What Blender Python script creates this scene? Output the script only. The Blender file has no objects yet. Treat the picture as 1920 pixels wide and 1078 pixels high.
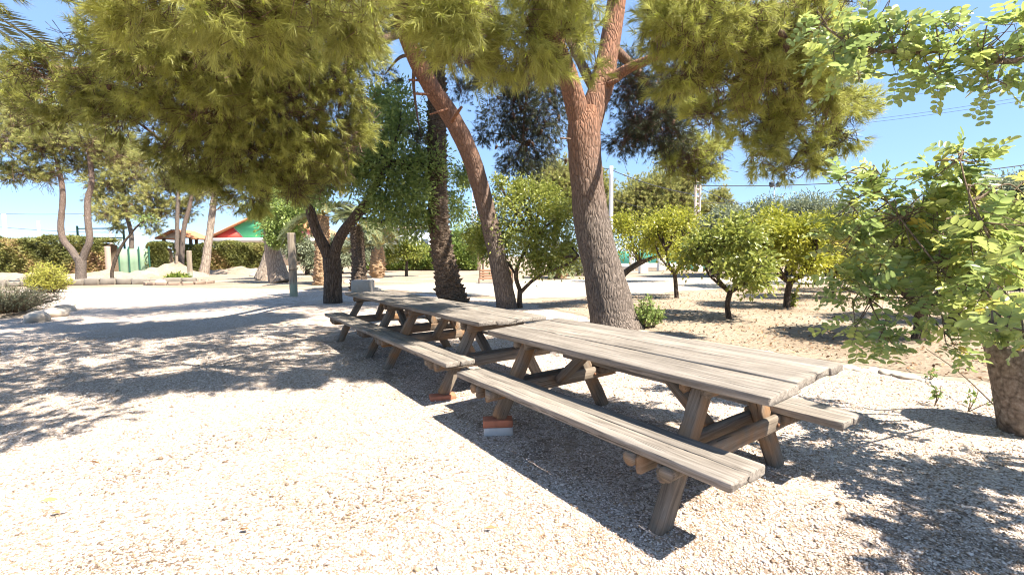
import bpy, bmesh, math
import numpy as np
from mathutils import Vector, Matrix
rng = np.random.default_rng(11)
C = bpy.context.scene.collection
sc = bpy.context.scene
PI = math.pi
A = lambda *v: np.array(v, float)

# ------------------------------------------------------------------ camera model
FPX, PITCH, ROLL, CH = 861.2, 0.0681, -0.0084, 1.339
_cp, _sp, _cr, _sr = math.cos(PITCH), math.sin(PITCH), math.cos(ROLL), math.sin(ROLL)
FW = A(0, _cp, -_sp); _up = A(0, _sp, _cp); _rt = A(1, 0, 0)
RT = _rt*_cr + _up*_sr; UP = -_rt*_sr + _up*_cr
CAM = A(0, 0, CH)
def P(px, py, d):
    "world point seen at photo pixel px,py at distance d"
    return CAM + (FW + RT*(px-960)/FPX - UP*(py-539)/FPX)*d
def G(px, py, z=0):
    r = FW + RT*(px-960)/FPX - UP*(py-539)/FPX
    return CAM + r*((z-CH)/r[2])

cam = bpy.data.objects.new('camera', bpy.data.cameras.new('camera')); C.objects.link(cam)
cam.data.lens = FPX/1920*36; cam.data.sensor_width = 36; cam.data.sensor_fit = 'HORIZONTAL'
cam.data.clip_start = 0.02; cam.data.clip_end = 3000
M = Matrix.Identity(4)
for i in range(3):
    M[i][0], M[i][1], M[i][2], M[i][3] = RT[i], UP[i], -FW[i], CAM[i]
cam.matrix_world = M
sc.camera = cam

# ------------------------------------------------------------------ light
EL, AZ = 0.951, 2.19
w = bpy.data.worlds.new('World'); sc.world = w; w.use_nodes = True
nt = w.node_tree; nt.nodes.clear()
sky = nt.nodes.new('ShaderNodeTexSky'); sky.sky_type = 'NISHITA'; sky.sun_disc = False
sky.sun_elevation = EL; sky.sun_rotation = AZ; sky.altitude = 1200
sky.air_density = 1.0; sky.dust_density = 0.15; sky.ozone_density = 3.5
bg = nt.nodes.new('ShaderNodeBackground'); bg.inputs[1].default_value = 0.062
ow = nt.nodes.new('ShaderNodeOutputWorld')
flat_sky = nt.nodes.new('ShaderNodeMixRGB'); flat_sky.inputs[0].default_value = .7; flat_sky.inputs[2].default_value = (1.08, 1.80, 3.1, 1)   # flat pale blue mixed into the sky colour to even out its light
nt.links.new(sky.outputs[0], flat_sky.inputs[1]); nt.links.new(flat_sky.outputs[0], bg.inputs[0]); nt.links.new(bg.outputs[0], ow.inputs[0])
sun = bpy.data.objects.new('sun', bpy.data.lights.new('sun', 'SUN')); C.objects.link(sun)
sun.data.energy = 2.95; sun.data.angle = math.radians(0.55); sun.data.color = (1, .92, .80)
SD = Vector((math.cos(EL)*math.sin(AZ), math.cos(EL)*math.cos(AZ), math.sin(EL)))
sun.rotation_euler = SD.to_track_quat('Z', 'Y').to_euler(); sun.location = (4, -4, 12)
sc.view_settings.view_transform = 'Standard'; sc.view_settings.look = 'None'
sc.view_settings.exposure = 2.56; sc.view_settings.gamma = 1
try:
    sc.cycles.use_denoising = True; sc.cycles.denoiser = 'OPENIMAGEDENOISE'
    sc.cycles.denoising_input_passes = 'RGB_ALBEDO_NORMAL'
    sc.cycles.pixel_filter_type = 'BLACKMAN_HARRIS'; sc.cycles.filter_width = 1.1
    sc.cycles.max_bounces = 6; sc.cycles.diffuse_bounces = 4; sc.cycles.transmission_bounces = 4; sc.cycles.use_adaptive_sampling = True; sc.cycles.adaptive_threshold = .025
except Exception: pass

# ------------------------------------------------------------------ materials
class Mat:
    def __init__(s, name):
        s.m = bpy.data.materials.new(name); s.m.use_nodes = True
        s.t = s.m.node_tree; s.t.nodes.clear()
        s.out = s.n('OutputMaterial')
    def n(s, typ, **kw):
        x = s.t.nodes.new('ShaderNode'+typ)
        for k, v in kw.items():
            if isinstance(k, str) and hasattr(x, k): setattr(x, k, v)
        return x
    def l(s, a, b): s.t.links.new(a, b)
    def noise(s, vec, scale, detail=4, rough=.55):
        x = s.n('TexNoise'); x.inputs['Scale'].default_value = scale
        x.inputs['Detail'].default_value = detail; x.inputs['Roughness'].default_value = rough
        if vec is not None: s.l(vec, x.inputs['Vector'])
        return x.outputs[0]
    def mapping(s, vec, scale):
        x = s.n('Mapping'); x.inputs['Scale'].default_value = scale; s.l(vec, x.inputs['Vector'])
        return x.outputs[0]
    def ramp(s, fac, stops, interp='LINEAR'):
        x = s.n('ValToRGB'); cr = x.color_ramp; cr.interpolation = interp
        while len(cr.elements) < len(stops): cr.elements.new(0.5)
        for e, (p, c) in zip(cr.elements, stops):
            e.position = p; e.color = (c, c, c, 1) if not hasattr(c, '__len__') else (*c, 1)
        s.l(fac, x.inputs[0]); return x.outputs[0]
    def mix(s, a, b, fac, mode='MIX'):
        x = s.n('MixRGB'); x.blend_type = mode
        for v, i in ((fac, 0), (a, 1), (b, 2)):
            if hasattr(v, 'is_output'): s.l(v, x.inputs[i])
            elif hasattr(v, '__len__'): x.inputs[i].default_value = (*v, 1)
            else: x.inputs[i].default_value = v if i == 0 else (v, v, v, 1)
        return x.outputs[0]
    def math(s, op, a, b=None):
        x = s.n('Math'); x.operation = op
        for v, i in ((a, 0), (b, 1)):
            if v is None: continue
            if hasattr(v, 'is_output'): s.l(v, x.inputs[i])
            else: x.inputs[i].default_value = v
        return x.outputs[0]
    def obj(s): return s.n('TexCoord').outputs['Object']
    def attr(s, name): 
        x = s.n('Attribute'); x.attribute_name = name; return x.outputs['Fac']
    def finish(s, col, rough=.8, bump=None, bstr=.3, bdist=.02, spec=.3, metal=0, transl=0):
        b = s.n('BsdfPrincipled')
        if hasattr(col, 'is_output'): s.l(col, b.inputs['Base Color'])
        else: b.inputs['Base Color'].default_value = (*col, 1)
        b.inputs['Roughness'].default_value = rough; b.inputs['Metallic'].default_value = metal
        b.inputs['Specular IOR Level'].default_value = spec
        if bump is not None:
            x = s.n('Bump'); x.inputs['Strength'].default_value = bstr; x.inputs['Distance'].default_value = bdist
            s.l(bump, x.inputs['Height']); s.l(x.outputs[0], b.inputs['Normal'])
        sh = b.outputs[0]
        if transl:
            tr = s.n('BsdfTranslucent')
            if hasattr(col, 'is_output'): s.l(col, tr.inputs[0])
            else: tr.inputs[0].default_value = (*col, 1)
            mx = s.n('MixShader'); mx.inputs[0].default_value = transl
            s.l(sh, mx.inputs[1]); s.l(tr.outputs[0], mx.inputs[2]); sh = mx.outputs[0]
        s.l(sh, s.out.inputs[0]); return s.m

def plain(name, col, rough=.6, var=.15, scale=6, spec=.3, metal=0):
    m = Mat(name); o = m.obj()
    n = m.noise(o, scale, 5)
    c = m.mix(tuple(x*(1-var) for x in col), tuple(min(1, x*(1+var)) for x in col), n)
    return m.finish(c, rough, m.noise(o, scale*8, 3), .15, .01, spec, metal)

def foliage_mat(name, stops, transl=.35, rough=.5, spec=.35):
    m = Mat(name)
    return m.finish(m.ramp(m.attr('tint'), stops), rough, spec=spec, transl=transl)

def wood_mat(name, c1, c2, c3, warm=None):
    m = Mat(name); o = m.obj()
    off = m.n('VectorMath'); off.operation = 'ADD'; m.l(o, off.inputs[0])
    cmb = m.n('CombineXYZ'); r = m.n('ObjectInfo').outputs['Random']
    t = m.attr('tint')
    m.l(m.math('MULTIPLY', r, 37.0), cmb.inputs[0]); m.l(m.math('MULTIPLY', t, 11.0), cmb.inputs[1]); m.l(m.math('MULTIPLY', t, 5.0), cmb.inputs[2])
    m.l(cmb.outputs[0], off.inputs[1]); v = off.outputs[0]
    warp = m.noise(m.mapping(v, (1.2, 5, 5)), 1.5, 3)
    vv = m.n('VectorMath'); vv.operation = 'ADD'; m.l(v, vv.inputs[0])
    cw = m.n('CombineXYZ'); m.l(m.math('MULTIPLY', warp, .05), cw.inputs[1]); m.l(m.math('MULTIPLY', warp, .05), cw.inputs[2]); m.l(cw.outputs[0], vv.inputs[1])
    g = m.noise(m.mapping(vv.outputs[0], (1.6, 55, 55)), 1.0, 7, .65)
    fine = m.noise(m.mapping(vv.outputs[0], (5, 240, 240)), 1.0, 3, .6)
    big = m.noise(v, 2.3, 4)
    col = m.ramp(g, [(.3, c1), (.5, c2), (.72, c3)])
    col = m.mix(col, m.ramp(fine, [(.3, .55), (.6, 1.0)]), .7, 'MULTIPLY')
    col = m.mix(col, m.ramp(big, [(.3, .72), (.65, 1.08)]), .8, 'MULTIPLY')
    tt = m.ramp(t, [(0, .86), (1, 1.1)])
    col = m.mix(col, tt, 1.0, 'MULTIPLY')
    if warm is not None:
        wm = m.ramp(m.noise(v, 3.1, 3), [(.50, 0.0), (.68, .85)])
        wc = m.mix(warm, tuple(x*1.6 for x in warm), g)
        col = m.mix(col, wc, wm)
    crack = m.ramp(m.noise(m.mapping(vv.outputs[0], (1.3, 70, 70)), 1.0, 2, .5), [(.29, .25), (.34, 1.0)])
    col = m.mix(col, crack, .85, 'MULTIPLY')
    h = m.mix(g, crack, .5, 'MULTIPLY')
    return m.finish(col, .82, m.mix(h, fine, .3), .55, .006, .2)

W_TOP = wood_mat('weathered_wood', (.13, .111, .092), (.245, .214, .181), (.36, .32, .278))
W_LEG = wood_mat('weathered_leg_wood', (.115, .093, .072), (.20, .163, .126), (.29, .24, .19), warm=(.20, .105, .045))

def bark_mat(name, base, dark, hi, upper=None, vs=(21, 21, 4.4), bstr=.9, dist=.03):
    m = Mat(name); o = m.obj()
    wv = m.n('VectorMath'); wv.operation = 'ADD'; m.l(o, wv.inputs[0])
    nn = m.n('TexNoise'); nn.inputs['Scale'].default_value = 3; m.l(o, nn.inputs['Vector'])
    sc_ = m.n('VectorMath'); sc_.operation = 'SCALE'; sc_.inputs['Scale'].default_value = .12; m.l(nn.outputs['Color'], sc_.inputs[0]); m.l(sc_.outputs[0], wv.inputs[1])
    mp = m.mapping(wv.outputs[0], vs)
    vo = m.n('TexVoronoi'); vo.feature = 'DISTANCE_TO_EDGE'; vo.inputs['Scale'].default_value = 1.0; m.l(mp, vo.inputs['Vector'])
    furrow = m.ramp(vo.outputs['Distance'], [(.0, 0.0), (.22, 1.0)])
    n1 = m.noise(m.mapping(wv.outputs[0], (vs[0]*2.6, vs[1]*2.6, vs[2]*3)), 1.0, 6, .65)
    col = m.ramp(n1, [(.28, dark), (.5, base), (.75, hi)])
    if upper is not None:
        u = m.mix(upper, tuple(x*.6 for x in upper), m.ramp(n1, [(.45, 0.), (.62, 1.)]))
        col = m.mix(col, u, m.attr('tint'))
    col = m.mix(col, m.ramp(furrow, [(0, .42), (.7, 1.0)]), m.ramp(n1, [(.3, .9), (.75, .35)]), 'MULTIPLY')
    return m.finish(col, .9, m.mix(furrow, n1, .45), bstr, dist, .15)

BARK_PINE = bark_mat('pine_bark', (.155, .125, .105), (.085, .068, .057), (.26, .22, .19), upper=(.34, .16, .092))
BARK_DARK = bark_mat('dark_bark', (.085, .065, .05), (.04, .03, .024), (.19, .15, .12), vs=(16, 16, 3))
BARK_PALE = bark_mat('pale_bark', (.30, .24, .19), (.18, .14, .11), (.42, .36, .30), vs=(8, 8, 1.5))
BARK_TWIG = bark_mat('twig_bark', (.17, .125, .085), (.09, .065, .045), (.27, .21, .15), vs=(30, 30, 6), bstr=.4, dist=.008)
BARK_PALM = bark_mat('palm_bark', (.13, .095, .07), (.06, .042, .03), (.26, .20, .15), vs=(9, 9, 12))
BARK_PALMP = bark_mat('dry_palm_bark', (.33, .22, .13), (.2, .12, .07), (.45, .33, .22), vs=(9, 9, 12))

F_PINE = foliage_mat('pine_needles', [(0, (.18, .18, .05)), (.5, (.33, .34, .09)), (.9, (.47, .48, .14)), (1, (.54, .60, .09))], .5, .45)
F_PINESHADE = foliage_mat('pine_needles_shaded', [(0, (.030, .038, .022)), (.6, (.065, .075, .036)), (1, (.11, .115, .045))], .25, .5)  # darker needle copy, shade of the backlit clumps put into its colour
F_PINEFAR = foliage_mat('pine_needles_far', [(0, (.17, .195, .07)), (.5, (.34, .35, .12)), (1, (.50, .48, .18))], .45)
F_CITRUS = foliage_mat('citrus_leaves', [(0, (.13, .17, .035)), (.5, (.25, .285, .055)), (1, (.40, .40, .09))], .4, .35, .5)
F_CITRUSY = foliage_mat('yellow_citrus_leaves', [(0, (.17, .19, .02)), (.5, (.32, .33, .04)), (1, (.48, .45, .06))], .45, .35, .5)
F_LEAFY = foliage_mat('broad_leaves', [(0, (.14, .20, .06)), (.5, (.27, .35, .10)), (1, (.43, .50, .15))], .5, .4, .5)
F_OLIVE = foliage_mat('olive_leaves', [(0, (.15, .175, .10)), (.5, (.24, .27, .17)), (1, (.34, .37, .25))], .25)
F_CAROB = foliage_mat('carob_leaves', [(0, (.14, .21, .08)), (.5, (.30, .38, .12)), (.9, (.46, .50, .14)), (1, (.58, .46, .09))], .48, .32, .6)
F_HEDGE = foliage_mat('hedge_leaves', [(0, (.075, .085, .03)), (.45, (.20, .21, .055)), (.75, (.33, .29, .10)), (1, (.42, .27, .15))], .3)
F_HEDGEG = foliage_mat('green_hedge_leaves', [(0, (.12, .18, .035)), (1, (.32, .37, .08))], .35)
F_ROSE = foliage_mat('grey_shrub_leaves', [(0, (.07, .08, .05)), (.6, (.15, .16, .09)), (1, (.22, .2, .13))], .2)
F_YEL = foliage_mat('yellow_shrub_leaves', [(0, (.25, .26, .05)), (1, (.5, .48, .10))], .35)
F_PALM = foliage_mat('palm_leaflets', [(0, (.10, .125, .06)), (.7, (.18, .2, .09)), (1, (.42, .33, .10))], .3)

# ------------------------------------------------------------------ object helpers
def tag(o, label=None, cat=None, group=None, kind=None):
    if label: o['label'] = label
    if cat: o['category'] = cat
    if group: o['group'] = group
    if kind: o['kind'] = kind
    return o
def thing(name, label, cat, loc=(0, 0, 0), rotz=0, group=None):
    o = bpy.data.objects.new(name, None); C.objects.link(o); o.empty_display_size = .2
    o.location = Vector(loc); o.rotation_euler = (0, 0, rotz)
    return tag(o, label, cat, group)
def mesh_np(name, V, Fs, mat, parent=None, tint=None, smooth=False, origin=None):
    if not isinstance(Fs, list): Fs = [Fs]
    V = np.asarray(V, float)
    if parent is not None and origin is None: origin = np.array(parent.location)
    if origin is not None: V = V - np.asarray(origin)
    me = bpy.data.meshes.new(name)
    nl = sum(f.size for f in Fs); npoly = sum(len(f) for f in Fs)
    me.vertices.add(len(V)); me.vertices.foreach_set('co', V.astype(np.float32).ravel())
    me.loops.add(nl); me.loops.foreach_set('vertex_index', np.concatenate([f.ravel() for f in Fs]).astype(np.int32))
    tot = np.concatenate([np.full(len(f), f.shape[1]) for f in Fs]); st = np.concatenate([[0], np.cumsum(tot)[:-1]])
    me.polygons.add(npoly); me.polygons.foreach_set('loop_start', st.astype(np.int32))
    if smooth: me.polygons.foreach_set('use_smooth', np.ones(npoly, bool))
    me.update(calc_edges=True)
    if tint is not None:
        a = me.attributes.new('tint', 'FLOAT', 'POINT'); a.data.foreach_set('value', np.asarray(tint, np.float32))
    me.materials.append(mat)
    o = bpy.data.objects.new(name, me); C.objects.link(o)
    if parent is not None: o.parent = parent
    elif origin is not None: o.location = Vector(origin)
    return o
class Acc:
    "collects numpy pieces into one mesh"
    def __init__(s): s.V = []; s.F = {}; s.T = []; s.n = 0
    def add(s, V, F, t=None):
        V = np.asarray(V, float)
        for f in (F if isinstance(F, list) else [F]):
            if len(f): s.F.setdefault(f.shape[1], []).append(f + s.n)
        s.V.append(V); s.n += len(V)
        s.T.append(np.zeros(len(V)) if t is None else np.broadcast_to(t, (len(V),)))
        return s
    def build(s, name, mat, parent=None, smooth=False, origin=None):
        return mesh_np(name, np.concatenate(s.V), [np.concatenate(v) for v in s.F.values()], mat, parent, np.concatenate(s.T), smooth, origin)
def unit(v):
    return v/np.maximum(np.linalg.norm(v, axis=-1, keepdims=True), 1e-9)
def spline(pts, n):
    pts = np.asarray(pts, float); p = np.vstack([2*pts[0]-pts[1], pts, 2*pts[-1]-pts[-2]])
    seg = len(pts)-1; out = []
    for t in np.linspace(0, seg, n):
        i = min(int(t), seg-1); u = t-i; a, b, c, d = p[i], p[i+1], p[i+2], p[i+3]
        out.append(.5*((2*b)+(-a+c)*u+(2*a-5*b+4*c-d)*u*u+(-a+3*b-3*c+d)*u**3))
    return np.array(out)
def tube(pts, rad, sides=12, n=None, lump=0., seed=0, cap=True, disp=None):
    n = n or max(4, len(pts)*5)
    pr = spline(np.column_stack([np.asarray(pts, float), np.asarray(rad, float)]), n)
    c, r = pr[:, :3], np.maximum(pr[:, 3], .0008)
    tg = unit(np.gradient(c, axis=0))
    ref = A(1, 0, 0) if abs(tg[0][0]) < .8 else A(0, 1, 0)
    N = np.zeros_like(c); v = ref
    for i in range(n):
        v = v - tg[i]*(v@tg[i]); v = v/np.linalg.norm(v); N[i] = v
    B = np.cross(tg, N)
    th = np.arange(sides)*2*PI/sides
    R = np.repeat(r[:, None], sides, 1)
    L = np.concatenate([[0], np.cumsum(np.linalg.norm(np.diff(c, axis=0), axis=1))])
    if lump:
        g = np.random.default_rng(seed)
        for k in range(1, 6):
            ph = g.uniform(0, 6.28, 3)
            R = R*(1 + lump/k*np.sin(k*th[None, :]+ph[0]+np.sin(L[:, None]*g.uniform(.6, 2.5)*k+ph[1])*1.5)*np.cos(L[:, None]*g.uniform(.5, 3)*k+ph[2]))
    if disp is not None: R = R*disp(th[None, :], L[:, None])
    V = c[:, None, :] + R[:, :, None]*(np.cos(th)[None, :, None]*N[:, None, :]+np.sin(th)[None, :, None]*B[:, None, :])
    V = V.reshape(-1, 3)
    i = np.arange(n-1)[:, None]*sides; j = np.arange(sides)[None, :]; j2 = (j+1) % sides
    F = np.stack([i+j, i+j2, i+sides+j2, i+sides+j], -1).reshape(-1, 4)
    t = np.repeat(np.linspace(0, 1, n), sides)
    if cap:
        V = np.vstack([V, c[0], c[-1]]); k = n*sides
        f1 = np.stack([np.full(sides, k), (np.arange(sides)+1) % sides, np.arange(sides)], -1)
        b = (n-1)*sides
        f2 = np.stack([np.full(sides, k+1), b+np.arange(sides), b+(np.arange(sides)+1) % sides], -1)
        t = np.concatenate([t, [0, 1]])
        return V, [F, np.concatenate([f1, f2])], t
    return V, [F], t
def box(c, s, rot=None):
    c = np.asarray(c, float); s = np.asarray(s, float)/2
    V = A(*[[x, y, z] for x in (-1, 1) for y in (-1, 1) for z in (-1, 1)])*s
    if rot is not None: V = V@np.asarray(rot).T
    F = np.array([[0, 1, 3, 2], [4, 6, 7, 5], [0, 4, 5, 1], [2, 3, 7, 6], [0, 2, 6, 4], [1, 5, 7, 3]])
    return V+c, F
def rough_plank(L, wd, th, seed=0, bev=.006, rag=.004, nx=14, chamfer=0):
    "long board, x along its length, rounded edges, slightly warped and ragged; returns V,F"
    g = np.random.default_rng(seed)
    y, z = wd/2, th/2; b = bev
    prof = A([-y, -z+b], [-y, z-b], [-y+b*.35, z-b*.35], [-y+b, z], [0, z], [y-b, z], [y-b*.35, z-b*.35], [y, z-b], [y, -z+b], [y-b, -z], [0, -z], [-y+b, -z])
    k = len(prof); xs = np.concatenate([[-L/2, -L/2+b], np.linspace(-L/2+.06, L/2-.06, nx), [L/2-b, L/2]])
    V = []
    wob = np.cumsum(g.normal(0, rag*.35, (len(xs), 2)), 0); wob -= wob.mean(0)
    for i, x in enumerate(xs):
        s = 1-(b*1.2/y if i in (0, len(xs)-1) else 0); sz = 1-(b*1.2/z if i in (0, len(xs)-1) else 0)
        q = prof*A(s, sz) + g.normal(0, rag*.14, (k, 2)) + wob[i]*A(.5, .35)
        xx = x + (g.normal(0, rag*.5, k) if i in (0, 1, len(xs)-1, len(xs)-2) else 0)
        V.append(np.column_stack([np.full(k, 0.)+xx, q]))
    V = np.concatenate(V); n = len(xs)
    i = np.arange(n-1)[:, None]*k; j = np.arange(k)[None, :]; j2 = (j+1) % k
    F = np.stack([i+j, i+k+j, i+k+j2, i+j2], -1).reshape(-1, 4)
    caps = np.array([np.arange(k), (n-1)*k+np.arange(k)[::-1]])
    return V, [F, caps]
def part_beam(name, p0, p1, wd, th, side, mat, parent, seed=0, bev=.008, rag=.006, nx=6):
    "a board from p0 to p1 (parent space); wd measured along 'side', own local x along its length"
    p0, p1 = Vector(p0), Vector(p1); x = (p1-p0); L = x.length; x.normalize()
    y = Vector(side); y = (y-x*y.dot(x)).normalized(); z = x.cross(y)
    V, F = rough_plank(L, wd, th, seed, bev, rag, nx)
    o = mesh_np(name, V, F, mat, None, np.full(len(V), np.random.default_rng(seed).uniform()), False)
    o.parent = parent
    m = Matrix.Identity(4); c = (p0+p1)/2
    for i in range(3): m[i][0], m[i][1], m[i][2], m[i][3] = x[i], y[i], z[i], c[i]
    o.matrix_basis = m
    return o

# ------------------------------------------------------------------ foliage generators
def rand_dirs(n): return unit(rng.normal(size=(n, 3)))
def cluster_pts(c, r, n, sub=14, tight=.28):
    "points in an uneven ellipsoidal clump made of sub-clumps; returns points, outward dirs, clump tint"
    r = np.broadcast_to(np.asarray(r, float), (3,))
    s = rand_dirs(sub)*(rng.uniform(0, 1, (sub, 1))**.45)*.85
    k = rng.integers(0, sub, n); q = s[k]+rng.normal(0, tight, (n, 3))
    ct = rng.uniform(0, 1, sub)[k]
    return c+q*r, unit(q+rng.normal(0, .35, (n, 3))), ct
def needles(pos, dirs, k, ln, wd, shoot=.08, spread=(14, 56), droop=.15):
    n = len(pos); p = np.repeat(pos, k, 0); d = np.repeat(dirs, k, 0); m = n*k
    q = unit(np.cross(d, rand_dirs(m))); a = np.radians(rng.uniform(*spread, (m, 1)))
    nd = unit(d*np.cos(a)+q*np.sin(a)+A(0, 0, -droop)); L = ln*rng.uniform(.7, 1.15, (m, 1))
    b = p+d*rng.uniform(0, shoot, (m, 1))
    sd = unit(np.cross(nd, rand_dirs(m)))*wd/2
    V = np.stack([b-sd, b+sd, b+nd*L], 1).reshape(-1, 3)
    return V, np.arange(3*m).reshape(-1, 3)
def twigs(pos, dirs, back, wd):
    e = pos+dirs*.05; s = pos-dirs*back+rng.normal(0, back*.12, pos.shape)
    V = []
    for ref in (A(0, 0, 1), A(1, 0, 0)):
        sd = unit(np.cross(dirs, ref+rng.normal(0, .2, dirs.shape)))*wd/2
        V.append(np.stack([s-sd, s+sd, e], 1))
    V = np.concatenate(V).reshape(-1, 3)
    return V, np.arange(len(V)).reshape(-1, 3)
def leaves(pos, dirs, ln, wd, upbias=.8, fold=.18):
    n = len(pos); L = ln*rng.uniform(.65, 1.2, (n, 1)); W = wd*rng.uniform(.75, 1.15, (n, 1))
    d = unit(dirs+rng.normal(0, .35, (n, 3)))
    nm = unit(rng.normal(0, .7, (n, 3))+A(0, 0, upbias)); s = unit(np.cross(d, nm)); nm = np.cross(s, d)
    V = np.stack([pos, pos+d*L*.45-s*W/2+nm*W*fold, pos+d*L-nm*L*.12, pos+d*L*.45+s*W/2+nm*W*fold], 1).reshape(-1, 3)
    i = np.arange(n)[:, None]*4
    return V, np.concatenate([i+A(0, 1, 2).astype(int), i+A(0, 2, 3).astype(int)])
OV = A([0, 0], [.18, -.40], [.5, -.5], [.82, -.36], [1, 0], [.82, .36], [.5, .5], [.18, .40])
def leaflets(pos, d, nm, L, W):
    "oval leaflets with a fold along the midrib"
    n = len(pos); s = unit(np.cross(d, nm)); nm = np.cross(s, d)
    x, y = OV[:, 0], OV[:, 1]
    V = pos[:, None]+d[:, None]*(x[None, :, None]*L[:, None, None])+s[:, None]*(y[None, :, None]*W[:, None, None])\
        + nm[:, None]*((np.abs(y)*.35-x*x*.18)[None, :, None]*L[:, None, None]*.6)
    i = np.arange(n)[:, None]*8
    return V.reshape(-1, 3), np.concatenate([i+np.array([0, 1, 2, 3, 4]), i+np.array([0, 4, 5, 6, 7])])
def pinnate(acc, wood, pos, dirs, ln=.2, pairs=5, ll=.06, lw=.036, ct=None):
    n = len(pos); d = unit(dirs); up = unit(A(0, 0, 1)+rng.normal(0, .45, (n, 3)))
    s = unit(np.cross(d, up)); nm = np.cross(s, d)
    tt = rng.uniform(0, .45, n) if ct is None else ct*.5
    tt = np.minimum(tt+rng.uniform(.12, .5, n), .93); tt[rng.uniform(size=n) < .012] = 1.0
    sc_ = rng.uniform(.7, 1.15, n)
    tip = pos+d*(ln*sc_)[:, None]-A(0, 0, 1)*(ln*.18*sc_)[:, None]
    for k in range(pairs):
        f = .25+.72*k/(pairs-1)
        b = pos+(tip-pos)*f-A(0, 0, 1)*(.04*ln*(f-f*f))
        for sg in (-1, 1):
            ld = unit(s*sg+d*.45+nm*rng.normal(.0, .22, (n, 1))+rng.normal(0, .12, (n, 3)))
            V, F = leaflets(b, ld, unit(nm+rng.normal(0, .25, (n, 3))), ll*sc_*rng.uniform(.8, 1.1, n), lw*sc_*rng.uniform(.85, 1.1, n))
            acc.add(V, F, np.repeat(np.clip(tt+rng.uniform(-.08, .08, n), 0, 1), 8))
    sd = s*.0014
    V = np.stack([pos-sd, pos+sd, tip+sd*.5, tip-sd*.5], 1).reshape(-1, 3)
    wood.add(V, np.arange(len(V)).reshape(-1, 4), .2)

def pine_crown(acc, wood, clusters, dens=1., k=42, ln=.10, wd=.0024, back=.35, size=1., flat=.8, bright=0., lift=.25, shoot=.1, droop=.15, yellow=.05, tight=.2):
    "clusters: (px,py,depth,radius_px[,density]) in photo pixels, resolved to world ellipsoids"
    for c in clusters:
        px, py, d, rp = c[:4]; den = c[4] if len(c) > 4 else 1.
        r = rp*d/FPX; ctr = P(px, py, d)
        n = max(8, int(330*dens*den*(r/.6)**2.1/size**2))
        pos, dr, ct = cluster_pts(ctr, (r, r*1.05, r*flat), n, sub=max(7, int(15*(r/.7)**1.5)), tight=tight)
        dr = unit(dr+A(0, 0, lift)+rng.normal(0, .25, dr.shape))
        V, F = needles(pos, dr, k, ln*size, wd, shoot*size, droop=droop)
        t = np.repeat(np.clip(.02+bright+.45*ct+rng.uniform(0, .48, n), 0, .92), k)+rng.normal(0, .05, n*k)
        acc.add(V, F, np.repeat(np.clip(t, 0, .95), 3))
        if yellow:
            m = rng.uniform(size=n) < yellow*2
            V, F = needles(pos[m]+dr[m]*shoot*size, dr[m], 7, ln*.35*size, wd*2.0, .01, (2, 18), 0)
            acc.add(V, F, 1.0)
        V, F = twigs(pos, dr, back*size, .010*size); wood.add(V, F, .3)
def limb(wood, pts, rad, sides=10, lump=.06, t=.5, seed=1, n=None):
    V, F, tt = tube(pts, rad, sides, n, lump, seed); wood.add(V, F, t if not callable(t) else t(tt))
def feeders(wood, start, clusters, r0=.045, t=.3):
    "boughs from a limb to the middle of each foliage clump"
    for i, c in enumerate(clusters):
        e = P(*c[:3]); s = np.asarray(start[np.argmin([np.linalg.norm(np.asarray(q)-e) for q in start])], float)
        m = (s+e)/2+A(0, 0, .12)*np.linalg.norm(e-s)+rng.normal(0, .08, 3)*np.linalg.norm(e-s)
        V, F, tt = tube([s, m, e], [r0, r0*.7, r0*.25], 6, 14, .1, i); wood.add(V, F, t)

def broad_tree(name, label, base, stems, clusters, fmat, barkm, n=900, ln=.09, wd=.045, group=None, cat='tree', sides=12, up=.8, feed=.03, lump=.08, tight=.26):
    root = thing(name, label, cat, base, 0, group)
    wood = Acc()
    for i, (pts, rad) in enumerate(stems):
        V, F, t = tube(pts, rad, sides, max(14, len(pts)*8), lump, i+3); wood.add(V, F, t)
    wood.build('trunk', barkm, root, True)
    acc = Acc(); tw = Acc()
    ends = [np.asarray(s[0][-1], float) for s in stems]+[np.asarray(s[0][len(s[0])//2], float) for s in stems]
    for c in clusters:
        ctr, r = np.asarray(c[0], float), np.broadcast_to(np.asarray(c[1], float), (3,))
        m = max(30, int(n*(c[2] if len(c) > 2 else 1)))
        pos, dr, ct = cluster_pts(ctr, r, m, 22, tight)
        V, F = leaves(pos, unit(dr+A(0, 0, -.15)), ln, wd, up)
        acc.add(V, F, np.repeat(np.clip(.45*ct+rng.uniform(0, .55, m), 0, 1), 4))
        s = ends[int(np.argmin([np.linalg.norm(q-ctr) for q in ends]))]
        for _ in range(3):
            e = ctr+rng.normal(0, .4, 3)*r
            V, F, t = tube([s, (s+e)/2+rng.normal(0, .1, 3)*r, e], [feed, feed*.7, feed*.2], 6, 10, .1); tw.add(V, F, .2)
    if tw.V: tw.build('branch', barkm, root, True)
    acc.build('crown', fmat, root)
    return root
def pxc(*cl): return [(P(a, b, d), r*d/FPX, *(rest)) for a, b, d, r, *rest in cl]

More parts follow.
